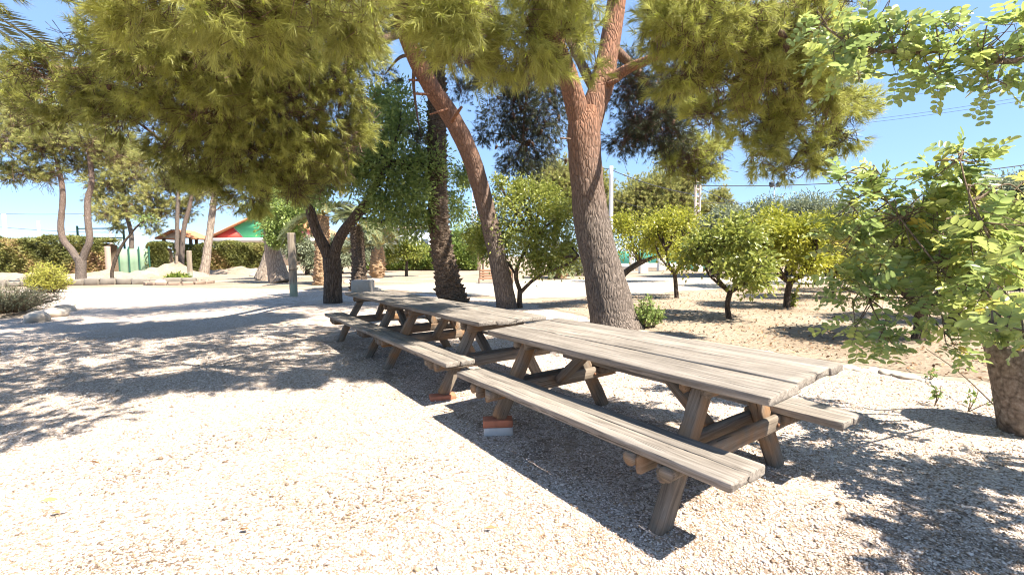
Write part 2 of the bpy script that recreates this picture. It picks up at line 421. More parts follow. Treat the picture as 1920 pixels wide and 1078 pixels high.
# ================================================================== THE SETTING
def sheet(name, pts, z, mat, wob=.12, step=.5, closed=True):
    pts = np.asarray(pts, float); out = []
    for a, b in zip(pts, np.roll(pts, -1, 0)):
        L = np.linalg.norm(b-a); st = step*(1 if L < 40 else 6); n = max(1, int(L/st))
        nrm = A(-(b-a)[1], (b-a)[0])/max(L, 1e-6)
        for k in range(n):
            out.append(a+(b-a)*k/n+nrm*(rng.normal(0, wob) if k else 0))
    bm = bmesh.new(); vs = [bm.verts.new((x, y, z)) for x, y in out]
    es = [bm.edges.new((vs[i], vs[(i+1) % len(vs)])) for i in range(len(vs))]
    bmesh.ops.triangle_fill(bm, use_beauty=True, edges=es)
    for f in bm.faces:
        if f.normal.z < 0: f.normal_flip()
    me = bpy.data.meshes.new(name); bm.to_mesh(me); bm.free(); me.materials.append(mat)
    o = bpy.data.objects.new(name, me); C.objects.link(o); return tag(o, kind='structure')

def ground_mats():
    # sandy ground
    m = Mat('sandy_ground'); o = m.obj()
    c = m.ramp(m.noise(o, .35, 6), [(.3, (.25, .185, .13)), (.55, (.33, .265, .20)), (.75, (.40, .33, .26))])
    f = m.noise(o, 9, 8, .7)
    c = m.mix(c, m.ramp(f, [(.35, .6), (.6, 1.05)]), .8, 'MULTIPLY')
    sand = m.finish(c, .95, f, .5, .05, .1)
    # orchard earth
    m = Mat('orchard_earth'); o = m.obj()
    c = m.ramp(m.noise(o, .5, 6, .6), [(.3, (.26, .195, .135)), (.5, (.35, .28, .205)), (.72, (.42, .35, .275))])
    f = m.noise(o, 14, 8, .75)
    c = m.mix(c, m.ramp(f, [(.36, .5), (.58, 1.08)]), .85, 'MULTIPLY')
    lit = m.ramp(m.noise(o, 38, 4, .7), [(.60, 0.), (.68, 1.)])
    c = m.mix(c, (.17, .085, .04), m.math('MULTIPLY', lit, .75))
    earth = m.finish(c, .95, m.noise(o, 22, 8, .7), .8, .06, .1)
    # gravel
    m = Mat('pale_gravel'); o = m.obj()
    vo = m.n('TexVoronoi'); vo.inputs['Scale'].default_value = 75; m.l(o, vo.inputs['Vector'])
    ve = m.n('TexVoronoi'); ve.feature = 'DISTANCE_TO_EDGE'; ve.inputs['Scale'].default_value = 75; m.l(o, ve.inputs['Vector'])
    sep = m.n('SeparateColor'); m.l(vo.outputs['Color'], sep.inputs[0])
    c = m.ramp(sep.outputs[0], [(0, (.24, .18, .135)), (.3, (.42, .34, .275)), (.6, (.56, .465, .395)), (1, (.68, .59, .52))])
    gap = m.ramp(ve.outputs['Distance'], [(.0, .45), (.11, 1.0)])
    c = m.mix(c, gap, .8, 'MULTIPLY')
    dirt = m.ramp(m.noise(o, .9, 6, .65), [(.50, 0.), (.68, 1.)])
    d2 = m.ramp(m.noise(o, 6, 5, .7), [(.42, 0.), (.62, 1.)])
    c = m.mix(c, (.36, .25, .15), m.math('MULTIPLY', m.math('MULTIPLY', dirt, d2), .75))
    c = m.mix(c, m.ramp(m.noise(o, .25, 3), [(.3, .86), (.7, 1.05)]), 1.0, 'MULTIPLY')
    dp = m.n('VectorMath'); dp.operation = 'DOT_PRODUCT'; m.l(o, dp.inputs[0]); dp.inputs[1].default_value = (.814, .582, 0)
    near_ = m.ramp(m.math('ABSOLUTE', m.math('SUBTRACT', dp.outputs['Value'], 2.42)), [(.55, 1.0), (1.0, 0.0)])
    soil = m.math('MULTIPLY', near_, m.ramp(m.noise(o, 2.6, 6, .7), [(.50, 0.), (.66, .85)]))
    c = m.mix(c, m.mix((.10, .07, .05), (.22, .165, .12), m.noise(o, 30, 4)), soil)
    grav = m.finish(c, .9, m.mix(gap, sep.outputs[1], .4), .7, .012, .15)
    # road
    m = Mat('dusty_road'); o = m.obj()
    c = m.ramp(m.noise(o, .6, 6), [(.3, (.35, .295, .235)), (.7, (.47, .42, .35))])
    f = m.noise(o, 20, 8, .7)
    c = m.mix(c, m.ramp(f, [(.35, .75), (.6, 1.04)]), .8, 'MULTIPLY')
    road = m.finish(c, .95, f, .4, .03, .1)
    return sand, earth, grav, road
SAND, EARTH, GRAV, ROAD = ground_mats()
sheet('ground', [(-900, -300), (900, -300), (900, 1500), (-900, 1500)], 0, SAND, 0, 300)
sheet('gravel_yard', [(-26, -12), (14, -12), (12, .5), (7.2, 2.9), (5.3, 4.15), (4.4, 4.95), (3.95, 5.5), (3.0, 6.9), (1.9, 8.9), (1.05, 11.2), (.2, 13.4), (-3.0, 16.5), (-7, 18.5), (-12, 20.5), (-17, 21.5), (-22, 21.5), (-30, 18)], .004, GRAV, .07, .35)
sheet('orchard_earth', [(12.2, .5), (7.3, 3.0), (5.4, 4.25), (4.5, 5.05), (4.05, 5.6), (3.1, 7.0), (2.0, 9.0), (1.2, 11.2), (.7, 13.2), (4.4, 15.3), (9.8, 18.6), (22, 24), (60, 40), (60, -6)], .004, EARTH, .06, .35)
sheet('road', [(-3, 17), (.4, 14.2), (4.4, 15.6), (9.8, 18.9), (22, 24.4), (60, 41), (60, 54), (26, 33), (12, 28.5), (4, 25.5), (-3, 23), (-7, 21)], .008, ROAD, .12, .8)

PATCH = []
for px_, py_, a_, b_ in ((1085, 832, .30, .14), (1010, 745, .26, .16), (1180, 905, .24, .14), (880, 760, .22, .14), (1500, 918, .26, .17), (1065, 870, .16, .1), (930, 700, .36, .2), (1240, 800, .36, .18), (700, 690, .32, .18), (1790, 800, .3, .2), (560, 690, .26, .14)):
    g_ = G(px_, py_); PATCH.append((g_[0], g_[1], a_, b_))
# loose stones of the gravel
def pebbles():
    n = 115000
    y = 1.75+rng.uniform(0, 1, n)**1.7*6.2; x = rng.uniform(-1.2, 1.2, n)*y
    # keep inside the yard (left of the border running from (4.4,4.9) to (1,11))
    bx = np.interp(y, [0, .5, 2.9, 4.15, 4.95, 5.5, 6.9, 8.9], [14, 12, 7.2, 5.3, 4.4, 3.95, 3.0, 1.9])
    k = x < bx-.04
    for a_, b_, c_, d_ in PATCH: k &= ~((((x-a_)/c_)**2+((y-b_)/d_)**2)**.5 < rng.uniform(.1, 1.15, n))
    x, y = x[k], y[k]; n = len(x)
    r = .0049*np.exp(rng.normal(0, .36, n))*(1+.10*np.maximum(y-2, 0))
    base = A([1, 0, 0], [0, 1, 0], [-1, 0, 0], [0, -1, 0], [0, 0, .8], [.1, .1, -.6])
    q = base[None]+rng.normal(0, .22, (n, 6, 3))
    q *= np.stack([np.ones(n), rng.uniform(.55, .95, n), rng.uniform(.35, .8, n)], 1)[:, None]
    a = rng.uniform(0, 6.28, n); ca, sa = np.cos(a)[:, None], np.sin(a)[:, None]
    X = q[:, :, 0]*ca-q[:, :, 1]*sa; Y = q[:, :, 0]*sa+q[:, :, 1]*ca
    V = np.stack([X*r[:, None]+x[:, None], Y*r[:, None]+y[:, None], q[:, :, 2]*r[:, None]+.004+r[:, None]*.42], -1).reshape(-1, 3)
    f = np.array([[0, 1, 4], [1, 2, 4], [2, 3, 4], [3, 0, 4], [1, 0, 5], [2, 1, 5], [3, 2, 5], [0, 3, 5]])
    F = (np.arange(n)[:, None, None]*6+f[None]).reshape(-1, 3)
    pa = np.sin(x*1.9+1.3*np.sin(y*1.4)+.5)*np.sin(y*2.3+1.1*np.sin(x*1.7))+.5*np.sin(x*5.1+y*3.7)*np.sin(y*6.3-x*2.9)
    t = np.repeat(np.clip(rng.uniform(0, 1, n)-np.clip(pa-.15, 0, 1)*rng.uniform(0, .75, n), 0, 1), 6)
    m = Mat('pebble_stone')
    c = m.ramp(m.attr('tint'), [(0, (.17, .125, .09)), (.14, (.42, .29, .185)), (.3, (.55, .455, .375)), (.7, (.68, .58, .50)), (1, (.78, .70, .635))])
    o = mesh_np('loose_gravel', V, F, m.finish(c, .85, spec=.2), None, t)
    tag(o, 'loose pale gravel stones scattered over the yard around the tables', 'gravel', kind='stuff')
pebbles()

def litter():
    "fallen leaves and crumbs of earth between the orchard trees"
    n = 9000
    y = 4.5+rng.uniform(0, 1, n)**1.3*14; x = rng.uniform(.5, 16, n)
    bx = np.interp(y, [0, 2.9, 4.15, 4.95, 5.5, 6.9, 8.9, 11.2, 13.4, 15.6], [12, 7.3, 5.4, 4.5, 4.1, 3.2, 2.1, 1.3, .8, 5])
    k = (x > bx+.05) & (y < np.interp(x, [0, 4.4, 9.8, 16], [13.5, 15, 18.4, 20.5])); x, y = x[k], y[k]; n = len(x)
    pos = np.column_stack([x, y, np.full(n, .012)])
    d = unit(np.column_stack([rng.normal(size=n), rng.normal(size=n), rng.uniform(-.05, .35, n)]))
    V, F = leaves(pos, d, .055, .035, 1.5)
    V[:, 2] = np.maximum(V[:, 2], .009)
    m = Mat('fallen_leaf'); c = m.ramp(m.attr('tint'), [(0, (.10, .055, .03)), (.5, (.24, .13, .06)), (1, (.42, .29, .16))])
    o = mesh_np('leaf_litter', V, F, m.finish(c, .8), None, np.repeat(rng.uniform(0, 1, n), 4))
    tag(o, 'dry brown fallen leaves scattered over the orchard earth', 'leaf litter', kind='stuff')
litter()

def needle_litter():
    n = 5200; m_ = 150
    cx = rng.uniform(-.55, 1.0, m_); cy = 1.9+rng.uniform(0, 1, m_)**1.4*4.5; k = rng.integers(0, m_, n)
    x = cx[k]*cy[k]+rng.normal(0, .16, n); y = cy[k]+rng.normal(0, .12, n)
    bx = np.interp(y, [0, .5, 2.9, 4.15, 4.95, 5.5, 6.9, 8.9], [14, 12, 7.2, 5.3, 4.4, 3.95, 3.0, 1.9]); q = x < bx; x, y = x[q], y[q]; n = len(x)
    a = rng.uniform(0, PI, n); d = np.column_stack([np.cos(a), np.sin(a), rng.normal(0, .05, n)])*rng.uniform(.02, .055, (n, 1)); s = np.column_stack([-np.sin(a), np.cos(a), 0*a])*.0013
    p = np.column_stack([x, y, rng.uniform(.013, .018, n)])
    V = np.stack([p-s, p+s, p+d], 1).reshape(-1, 3)
    m = Mat('dry_needles'); c = m.ramp(m.attr('tint'), [(0, (.22, .10, .045)), (1, (.46, .28, .13))])
    tag(mesh_np('needle_litter', V, np.arange(3*n).reshape(-1, 3), m.finish(c, .8), None, np.repeat(rng.uniform(0, 1, n), 3)), 'dry orange pine needles strewn over the gravel yard', 'pine needles', kind='stuff')
needle_litter()

def mound(name, cx, cy, rx, ry, h, seed, mat=SAND):
    g = np.random.default_rng(seed); n, k = 28, 40
    u = np.linspace(0, 1, n)[:, None]; th = np.linspace(0, 2*PI, k, endpoint=False)[None, :]
    rr = 1+.18*np.sin(2*th+g.uniform(0, 6))+.1*np.sin(5*th+g.uniform(0, 6))+.06*np.sin(9*th+g.uniform(0, 6))
    x = cx+rx*u*rr*np.cos(th); y = cy+ry*u*rr*np.sin(th)
    z = h*(1-u**2)**1.3*(1+.25*np.sin(x*2.3+g.uniform(0, 6))*np.cos(y*1.7)+.12*np.sin(x*6)*np.sin(y*5))-.02
    V = np.stack([x, y, z+0*th], -1).reshape(-1, 3)
    i = np.arange(n-1)[:, None]*k; j = np.arange(k)[None, :]; j2 = (j+1) % k
    F = np.stack([i+j, i+k+j, i+k+j2, i+j2], -1).reshape(-1, 4)
    return tag(mesh_np(name, V, F, mat, None, None, True), kind='structure')
for i, (px, py, rx, ry, h) in enumerate([(320, 519, 3.2, 1.6, .95), (250, 521, 3.0, 1.5, .5), (190, 521, 3, 1.5, .5), (40, 524, 5, 1.6, .45), (470, 513, 6, 1.6, .55), (600, 508, 7, 2, .75), (720, 506, 7, 2, .85), (800, 506, 7, 2, 1.0), (940, 504, 6, 2, .6)]):
    g = G(px, py); mound('dirt_bank', g[0], g[1], rx, ry, h, i)

# ================================================================== PICNIC TABLES
RUST = plain('rusty_iron', (.16, .08, .045), .7, .3, 60, metal=.3)
TL, TW, BO, BW, HB = 2.253, .7727, .3354, .2906, .4287
def picnic_table(label, org, th, L, seed, widths=(.335, .275, .195, .195), bench_shift=0., frames=(-.41, -1.9), tilt=0., prop=None, wide=0., inn=0.):
    "org: near right corner of the top on the ground; runs to -x; y across, away from camera"
    c = A(org[0], org[1], 0)+A(math.cos(th), math.sin(th), 0)*(-L/2)+A(-math.sin(th), math.cos(th), 0)*(TW/2)
    root = thing('picnic_table', label, 'picnic table', c, th, 'wooden picnic tables in a row on the gravel')
    g = np.random.default_rng(seed)
    # top
    acc = Acc(); y = -TW/2
    for k, f in enumerate(widths):
        wd = f*TW+(wide if k == 0 else 0); y -= wide if k == 0 else 0; Lk = L+g.uniform(-.012, .012)
        V, F = rough_plank(Lk, wd-.004, .042, seed*7+k, .0042, .006, 18)
        V = V+A(g.uniform(-.008, .008), y+wd/2, .75-.021+g.uniform(-.003, .003)); acc.add(V, F, (k*.37+g.uniform(0, .3)) % 1.0); y += wd
    o = acc.build('tabletop', W_TOP, None); o.parent = root
    o.matrix_basis = Matrix.Translation((0, 0, .735)) @ Matrix.Rotation(tilt, 4, 'X') @ Matrix.Translation((0, 0, -.735))
    seats = {}
    # benches, two boards each
    for sg in (-1, 1):
        acc = Acc()
        for k in range(2):
            wd = BW/2; yc = sg*(TW/2+BO-BW+wd*(k+.5))
            V, F = rough_plank(L+g.uniform(-.01, .01), wd-.006, .042, seed*11+k+sg*3+5, .0045, .006, 18)
            V = V+A(bench_shift, yc+(inn if sg < 0 else 0), HB-.021+g.uniform(-.002, .002)); acc.add(V, F, (k*.45+g.uniform(0, .4)) % 1.0)
        o = acc.build('bench_seat', W_TOP, None); o.parent = root; seats[sg] = o
    # supporting frames
    for q, fx in enumerate(frames):
        x = L/2+fx; tow = -1 if fx > -L/2 else 1
        for sg in (-1, 1):
            f_ = (prop[1]-.005)/.703 if prop and prop[0] == q and sg < 0 else -.02
            part_beam('leg', (x, sg*.20, .703), (x, sg*(.595-.395*f_), .703*f_), .098, .075, (0, 1, 0), W_LEG, root, seed*17+q*5+sg+2, .010, .010, 8)
        yb = TW/2+BO-.035
        for dx in (-.063, .063):
            part_beam('cross_beam', (x+dx, -yb, HB-.042-.052), (x+dx, yb, HB-.042-.052), .10, .045, (0, 0, 1), W_LEG, root, seed*19+q*3+int(dx > 0), .016, .006, 12)
            part_beam('top_cleat', (x+dx, -TW/2+.05, .708-.045), (x+dx, TW/2-.05, .708-.045), .088, .045, (0, 0, 1), W_LEG, root, seed*23+q*3+int(dx > 0), .018, .006, 8)
        for sg in (-1, 1):
            V, F, t = tube([(x-.091, sg*.405, HB-.10), (x-.099, sg*.405, HB-.10)], [.013, .011], 8, 4); V2, F2, t = tube([(x+.091, sg*.405, HB-.10), (x+.099, sg*.405, HB-.10)], [.013, .011], 8, 4)
            for V_, F_ in ((V, F), (V2, F2)): mesh_np('bolt', V_, F_, RUST, None).parent = root
        part_beam('brace', (x+tow*.09, 0, HB-.09), (x+tow*.50, 0, .70), .09, .06, (0, 1, 0), W_LEG, root, seed*29+q, .010, .008, 6)
        # bench end blocks under the seats
        for sg in (-1, 1):
            acc = Acc()
            for dx in (-.10, .10):
                V, F, t = tube([(x+dx*1.05, sg*(TW/2+BO-BW+.02), HB-.075), (x+dx*1.05, sg*(TW/2+BO-.03), HB-.08)], [.032, .036], 12, 6, .04, q); acc.add(V, F, .5)
            o = acc.build('bench_block', W_LEG, None, True); o.parent = seats[sg]
    return root
TH1, TH2 = -.9507, -.9649
t1 = picnic_table('sunlit weathered wooden picnic table nearest the camera, one leg propped on stacked bricks', (1.1106, 1.9373), TH1, TL, 1, tilt=.042, prop=(1, .117), wide=.02, inn=.028)
u2 = A(math.cos(TH2), math.sin(TH2))
b2 = A(-.2989, 4.0603)
t2 = picnic_table('weathered picnic table in dappled shade, middle of the row, flat brick under one leg', b2, TH2, 2.2, 2, (.26, .27, .25, .22), .004, (-.37, -1.82), prop=(0, .045))
picnic_table('shaded grey picnic table at the far end of the row, nearest the pale stone block', b2-u2*2.206, TH2, 2.2, 3, (.26, .27, .25, .22), .0, (-.37, -1.82))

BRICK = plain('red_brick', (.40, .15, .085), .9, .3, 18)
CEM = plain('cement', (.50, .47, .44), .9, .15, 20)
def brick(name, label, c, size, rz, mat, cat='brick'):
    V, F = rough_plank(size[0], size[1], size[2], int(abs(c[0])*1000), .004, .003, 4)
    o = mesh_np(name, V, F, mat, None, np.zeros(len(V)))
    o.location = c; o.rotation_euler = (0, 0, rz); return tag(o, label, cat)
def table_pt(t, x, y, z): return np.array(Matrix.Translation(t.location) @ Matrix.Rotation(t.rotation_euler.z, 4, 'Z') @ Vector((x, y, z)))
F1 = table_pt(t1, TL/2-1.9, -.535, 0); F2 = table_pt(t2, 1.1-.37, -.575, 0)
brick('cement_block', 'pale grey cement block on the gravel under the red brick', (F1[0], F1[1], .031), (.215, .11, .062), .08, CEM, 'block')
brick('brick', 'red brick on a pale cement block propping the front table leg', (F1[0]-.003, F1[1]+.005, .0895), (.222, .112, .055), .06, BRICK)
brick('brick', 'flat red brick lying on gravel under the second table leg', (F2[0], F2[1], .0225), (.24, .12, .045), .35, BRICK)

# stones edging the gravel
STONE = plain('pale_stone', (.42, .365, .30), .9, .2, 9)
def stone(name, label, c, r, seed, cat='stone', group=None, flat=.6, mat=None):
    bm = bmesh.new(); bmesh.ops.create_icosphere(bm, subdivisions=3, radius=1)
    g = np.random.default_rng(seed); fr = g.normal(0, 1.6, (6, 3)); ph = g.uniform(0, 6, 6)
    for v in bm.verts:
        p = np.array(v.co); s = 1+.05*math.sin(9*p[0]+ph[0])*math.sin(8*p[1]+ph[1])*math.sin(7*p[2]+ph[2])*2+.13*sum(math.sin(f@p*1.3+q) for f, q in zip(fr, ph))/1.4
        v.co = Vector(p*s*A(1, .8, flat))*r
    for f in bm.faces: f.smooth = True
    me = bpy.data.meshes.new(name); bm.to_mesh(me); bm.free(); me.materials.append(mat or STONE)
    o = bpy.data.objects.new(name, me); C.objects.link(o); o.location = c; o.rotation_euler = (0, 0, g.uniform(0, 6))
    return tag(o, label, cat, group)
for i, (px, py, r) in enumerate([(1592, 690, .10), (1610, 695, .08), (1632, 697, .07), (1672, 702, .11), (1700, 708, .12), (1728, 713, .08), (1755, 722, .09), (1818, 735, .07), (1640, 692, .06)]):
    stone('edging_stone', 'pale half buried stone edging the gravel yard beside the orchard', G(px, py)+A(0, 0, .0), r, i, 'stone', 'stones edging the gravel', .35)
for i, (px, py, r) in enumerate([(70, 603, .28), (100, 594, .26), (122, 584, .26), (128, 574, .22), (110, 575, .3)]):
    stone('boulder', 'rounded pale boulder edging the grey shrub bed at the left', G(px, py)+A(0, 0, .05), r, 30+i, 'boulder', 'boulders around the shrub bed', .6)
mound('shrub_bed', *(G(20, 592)[:2]+A(-1.0, .3)), 2.3, 1.3, .16, 77)

# pale stone block beside the far table
bl = G(678, 551)
o = mesh_np('stone_block', *(lambda q: (q[0], q[1]))(rough_plank(.72, .5, .5, 5, .03, .02, 6)), STONE, None, None)
o.location = (bl[0], bl[1]+.2, .25); o.rotation_euler = (0, 0, -.1)
tag(o, 'squared pale stone block standing behind the end of the far table', 'stone block')
for i, (px, py, r) in enumerate([(478, 518, .5), (700, 549, .35), (655, 530, .3), (700, 528, .3), (300, 532, .35)]):
    stone('rock', ['flat grey rock on the bank below the hedge', 'heap of grey rock beside the pale stone block', 'small rock beside the two stemmed tree', 'small rock right of the short palm trunk', 'low rock beside the round green plant'][i], G(px, py)+A(0, 0, .02), r, 60+i, 'rock', None, .5)

# ================================================================== THE TWO BIG PINES
def pine_trunk(acc, pts, rad, t0, t1, seed, sides=40, n=120, lump=.05, pl=1.0):
    pts = [np.asarray(q, float) for q in pts]
    nfl = lambda th, L: 1+pl*.022*np.sign(np.sin(9*th+2.5*np.sin(L*2.1+seed)))*np.abs(np.sin(9*th+2.5*np.sin(L*2.1+seed)))**.5*np.cos(L*7+3*np.sin(3*th))
    V, F, t = tube(pts, rad, sides, n, lump, seed, True, nfl)
    acc.add(V, F, np.clip(t0+(t1-t0)*t, 0, 1))

def cone_mesh():
    A_ = Acc(); n = 90
    V, F, t = tube([(0, 0, 0), (0, 0, -.02), (0, 0, -.05), (0, 0, -.085)], [.012, .024, .02, .004], 10, 10); A_.add(V, F, 0)
    for i in range(n):
        z = -.004-.078*i/n; a = i*2.4; r = .026*math.sin(min(1, (i+6)/40)*PI/2)*(1-.75*max(0, (i-35)/55))
        d = A(math.cos(a), math.sin(a), 0); s = A(-math.sin(a), math.cos(a), 0)*.008
        A_.add(A(d*r*.5+A(0, 0, z)+s, d*r*.5+A(0, 0, z)-s, d*(r+.008)+A(0, 0, z-.012)), np.array([[0, 1, 2]]), .5)
    return A_
CONE = plain('pine_cone', (.085, .05, .032), .8, .3, 40)
cone_proto = None
def hang_cones(root, pts, scale=1.0):
    global cone_proto
    for p in pts:
        if cone_proto is None:
            o = cone_mesh().build('cone', CONE, None); cone_proto = o
        else:
            o = cone_proto.copy(); C.objects.link(o)
        o.parent = root; o.location = Vector(np.asarray(p)-np.array(root.location))
        o.rotation_euler = (rng.normal(0, .4), rng.normal(0, .4), rng.uniform(0, 6)); s = scale*rng.uniform(.8, 1.25); o.scale = (s, s, s)

# ---- big forked pine (middle)
bB = P(1150, 609, 8.62); bB[2] = 0
pineB = thing('pine_tree', 'thick forked pine with orange limbs directly behind the sunlit table', 'pine', bB)
tr = Acc()
pine_trunk(tr, [bB+A(.06, 0, -.15), bB+A(.03, 0, .03), bB+A(-.03, 0, .28), P(1128, 500, 8.55), P(1108, 400, 8.5), P(1098, 310, 8.45), P(1095, 245, 8.4), P(1096, 205, 8.4)], [.56, .50, .42, .355, .315, .295, .29, .23], -1.0, .85, 1, 56, 170)
L1 = [P(1090, 270, 8.4), P(1082, 212, 8.3), P(1066, 150, 8.1), P(1052, 110, 7.9), P(1032, 50, 7.5), P(1005, -30, 7.0), P(960, -130, 6.2)]
pine_trunk(tr, L1, [.17, .19, .175, .16, .14, .11, .07], .55, 1, 2, 30, 90)
L2 = [P(1098, 270, 8.42), P(1112, 205, 8.45), P(1128, 160, 8.5), P(1143, 90, 8.6), P(1156, 0, 8.6), P(1168, -120, 8.6), P(1190, -260, 8.8)]
pine_trunk(tr, L2, [.2, .225, .215, .19, .175, .15, .12], .5, 1, 3, 32, 100)
tr.build('trunk', BARK_PINE, pineB, True)
wd = Acc()
L3 = [P(1120, 175, 8.4), P(1140, 155, 8.35), P(1180, 128, 8.1), P(1240, 102, 7.6), P(1310, 60, 6.8), P(1400, 20, 6.0), P(1480, 10, 5.6)]
limb(wd, L3, [.11, .105, .085, .07, .06, .05, .03], 16, .05, .75, 4, 60)
limb(wd, [P(1140, 158, 8.3), P(1160, 150, 8.15)], [.05, .035], 10, .05, .75, 5)
limb(wd, [P(1078, 262, 8.3), P(1050, 259, 8.1)], [.022, .012], 8, .05, .2, 6)
nearL = [P(1005, -30, 7.0), P(960, -160, 5.6), P(800, -220, 4.4), P(620, -170, 3.7), P(450, -120, 3.4)]
limb(wd, nearL, [.09, .05, .03, .022, .014], 10, .06, .7, 7, 50)
nearR = [P(1156, 0, 8.6), P(1200, -160, 7.2), P(1300, -120, 6.0), P(1400, -60, 5.4), P(1520, 20, 5.2)]
limb(wd, nearR, [.12, .1, .08, .06, .035], 10, .06, .7, 8, 50)
farR = [P(1150, 90, 8.7), P(1200, 140, 9.3), P(1250, 215, 10.2), P(1285, 275, 11.2)]
limb(wd, farR, [.10, .08, .06, .03], 10, .06, .4, 9, 30)
farL = [P(1110, 160, 8.6), P(1050, 60, 10.5), P(1000, 120, 12.6), P(985, 200, 13.4), P(980, 270, 13.6)]
limb(wd, farL, [.10, .08, .06, .04, .02], 10, .06, .4, 10, 40)
rightdrop = [P(1400, 20, 6.0), P(1450, 120, 6.0), P(1480, 220, 6.3), P(1520, 285, 6.4)]
limb(wd, rightdrop, [.06, .05, .04, .02], 10, .08, .35, 11, 30)
near = [(1088, 62, 4.3, 46), (1118, 128, 5.2, 26, .8), (1040, 130, 4.2, 34), (420, 5, 3.3, 120), (330, -30, 3.4, 100), (545, -30, 3.3, 130), (680, -20, 3.5, 120), (795, 20, 3.6, 100), (900, 30, 3.7, 105), (980, 70, 3.9, 80), (1050, 92, 4.0, 62), (1070, 10, 4.1, 62), (860, 95, 3.9, 62), (940, 120, 4.1, 48), (1010, -20, 3.8, 100), (470, 60, 3.6, 70), (250, 20, 3.7, 70)]
nearr = [(1250, 35, 5, 70), (1300, 50, 5, 100), (1390, 50, 5, 120), (1490, 60, 5.1, 100), (1290, 135, 5.4, 70), (1380, 150, 5.4, 95), (1480, 165, 5.5, 95), (1545, 140, 5.6, 70), (1262, -10, 4.8, 70), (1330, 215, 6, 45), (1425, 225, 6, 65), (1520, 225, 6, 75), (1590, 200, 6.1, 45), (1440, 280, 6.2, 55), (1520, 290, 6.3, 45), (1575, 255, 6.2, 45), (1480, 310, 6.3, 38, .7), (1600, -20, 5.4, 80)]
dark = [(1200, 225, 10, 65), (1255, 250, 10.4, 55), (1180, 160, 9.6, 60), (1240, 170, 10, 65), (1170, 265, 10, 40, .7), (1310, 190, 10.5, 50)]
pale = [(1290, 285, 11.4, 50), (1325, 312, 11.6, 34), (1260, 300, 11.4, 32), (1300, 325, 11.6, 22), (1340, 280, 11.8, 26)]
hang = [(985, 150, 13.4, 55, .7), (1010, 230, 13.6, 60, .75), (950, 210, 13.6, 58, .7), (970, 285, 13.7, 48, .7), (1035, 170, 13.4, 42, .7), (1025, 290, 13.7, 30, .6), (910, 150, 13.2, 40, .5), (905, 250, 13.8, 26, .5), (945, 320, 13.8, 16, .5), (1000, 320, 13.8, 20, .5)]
top = [(1080, -420, 8.8, 240), (1150, -700, 9, 240), (1010, -560, 8.8, 200)]
over = []
for gx in np.arange(-13, -.6, .78):
    for gy in np.arange(2.4, 9.2, .78):
        x_, y_ = gx+rng.uniform(-.3, .3), gy+rng.uniform(-.3, .3)
        px_ = 960+x_/y_*FPX; py_ = 539+((CH-y_*PITCH)/y_)*FPX-ROLL*(960-px_)
        lim = np.interp(px_, [-200, 0, 150, 300, 420, 560, 700], [900, 858, 812, 752, 722, 712, 705])
        if -420 < px_ < (720 if y_ < 5.2 else 820) and py_ < lim and rng.uniform() < .93: over.append((x_, y_, max(3.55, (1.34+.60*y_)/1.24+.15)))
cr = Acc(); pine_crown(cr, wd, near, 1.0, 36, .16, .0048, .22, .78, bright=.12, lift=.1, shoot=.12, yellow=.07)
pine_crown(cr, wd, nearr, .95, 33, .155, .0062, .3, .85, bright=.25, lift=.1, yellow=.03)
cr.build('crown', F_PINE, pineB)
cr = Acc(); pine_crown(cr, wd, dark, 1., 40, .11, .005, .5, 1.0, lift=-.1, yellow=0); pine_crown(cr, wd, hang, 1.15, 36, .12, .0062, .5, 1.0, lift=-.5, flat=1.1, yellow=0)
cr.build('crown', F_PINESHADE, pineB)
cr = Acc(); pine_crown(cr, wd, pale, 1.2, 44, .12, .006, .5, 1.0, bright=.4, yellow=.02); pine_crown(cr, wd, top, .5, 40, .13, .008, .5, 1.6, yellow=0)
cr.build('crown', F_PINE, pineB)
hub_pts = [nearL[-1], nearL[-2], nearL[1], A(-2.5, 2.6, 4.2), A(-3.2, 4.2, 5.0), A(-4.5, 5.2, 5.6), A(-1.2, 1.8, 3.7)]
for i_ in (3, 4, 5, 6): limb(wd, [nearL[-2], (np.asarray(nearL[-2])+hub_pts[i_])/2+A(0, 0, .25), hub_pts[i_]], [.018, .014, .008], 8, .06, .5, i_, 20)
cr = Acc()
for x_, y_, z_ in over:     # unseen overhead tufts, added and laid out up-sun to shade the left yard
    c_ = A(x_, y_, 0)+A(.585, -.414, 1)*z_; n_ = 84
    pos, dr, ct = cluster_pts(c_, (.56, .56, .22), n_, 11, .22); V, F = needles(pos, dr, 40, .14, .0085, .12); cr.add(V, F, np.repeat(np.clip(ct*.5+rng.uniform(0, .4, n_), 0, .9), 40*3))
    hub = np.asarray(hub_pts[int(np.argmin([np.linalg.norm(c_-h_) for h_ in hub_pts]))]); V, F, t = tube([hub, (hub+c_)/2+A(0, 0, .1), c_], [.012, .009, .005], 6, 14, .1); wd.add(V, F, .3)
cr.build('crown', F_PINE, pineB)
feeders(wd, nearL+L1, near, .025); feeders(wd, nearR+L3+rightdrop, nearr, .03); feeders(wd, farR, dark+pale, .03); feeders(wd, farL, hang, .025); feeders(wd, L2+L1+nearL, top, .05)
wd.build('branch', BARK_PINE, pineB, True)
hang_cones(pineB, [P(rng.normal(985, 38), rng.normal(210, 55), rng.uniform(13.0, 14)) for _ in range(46)], 1.7)
hang_cones(pineB, [P(1460, 58, 4.6), P(1472, 80, 4.7), P(1060, 45, 3.8), P(1200, 190, 9.4), P(1225, 165, 9.3), P(1190, 215, 9.4), P(1240, 240, 9.6), P(1265, 225, 9.6)], 1.1)

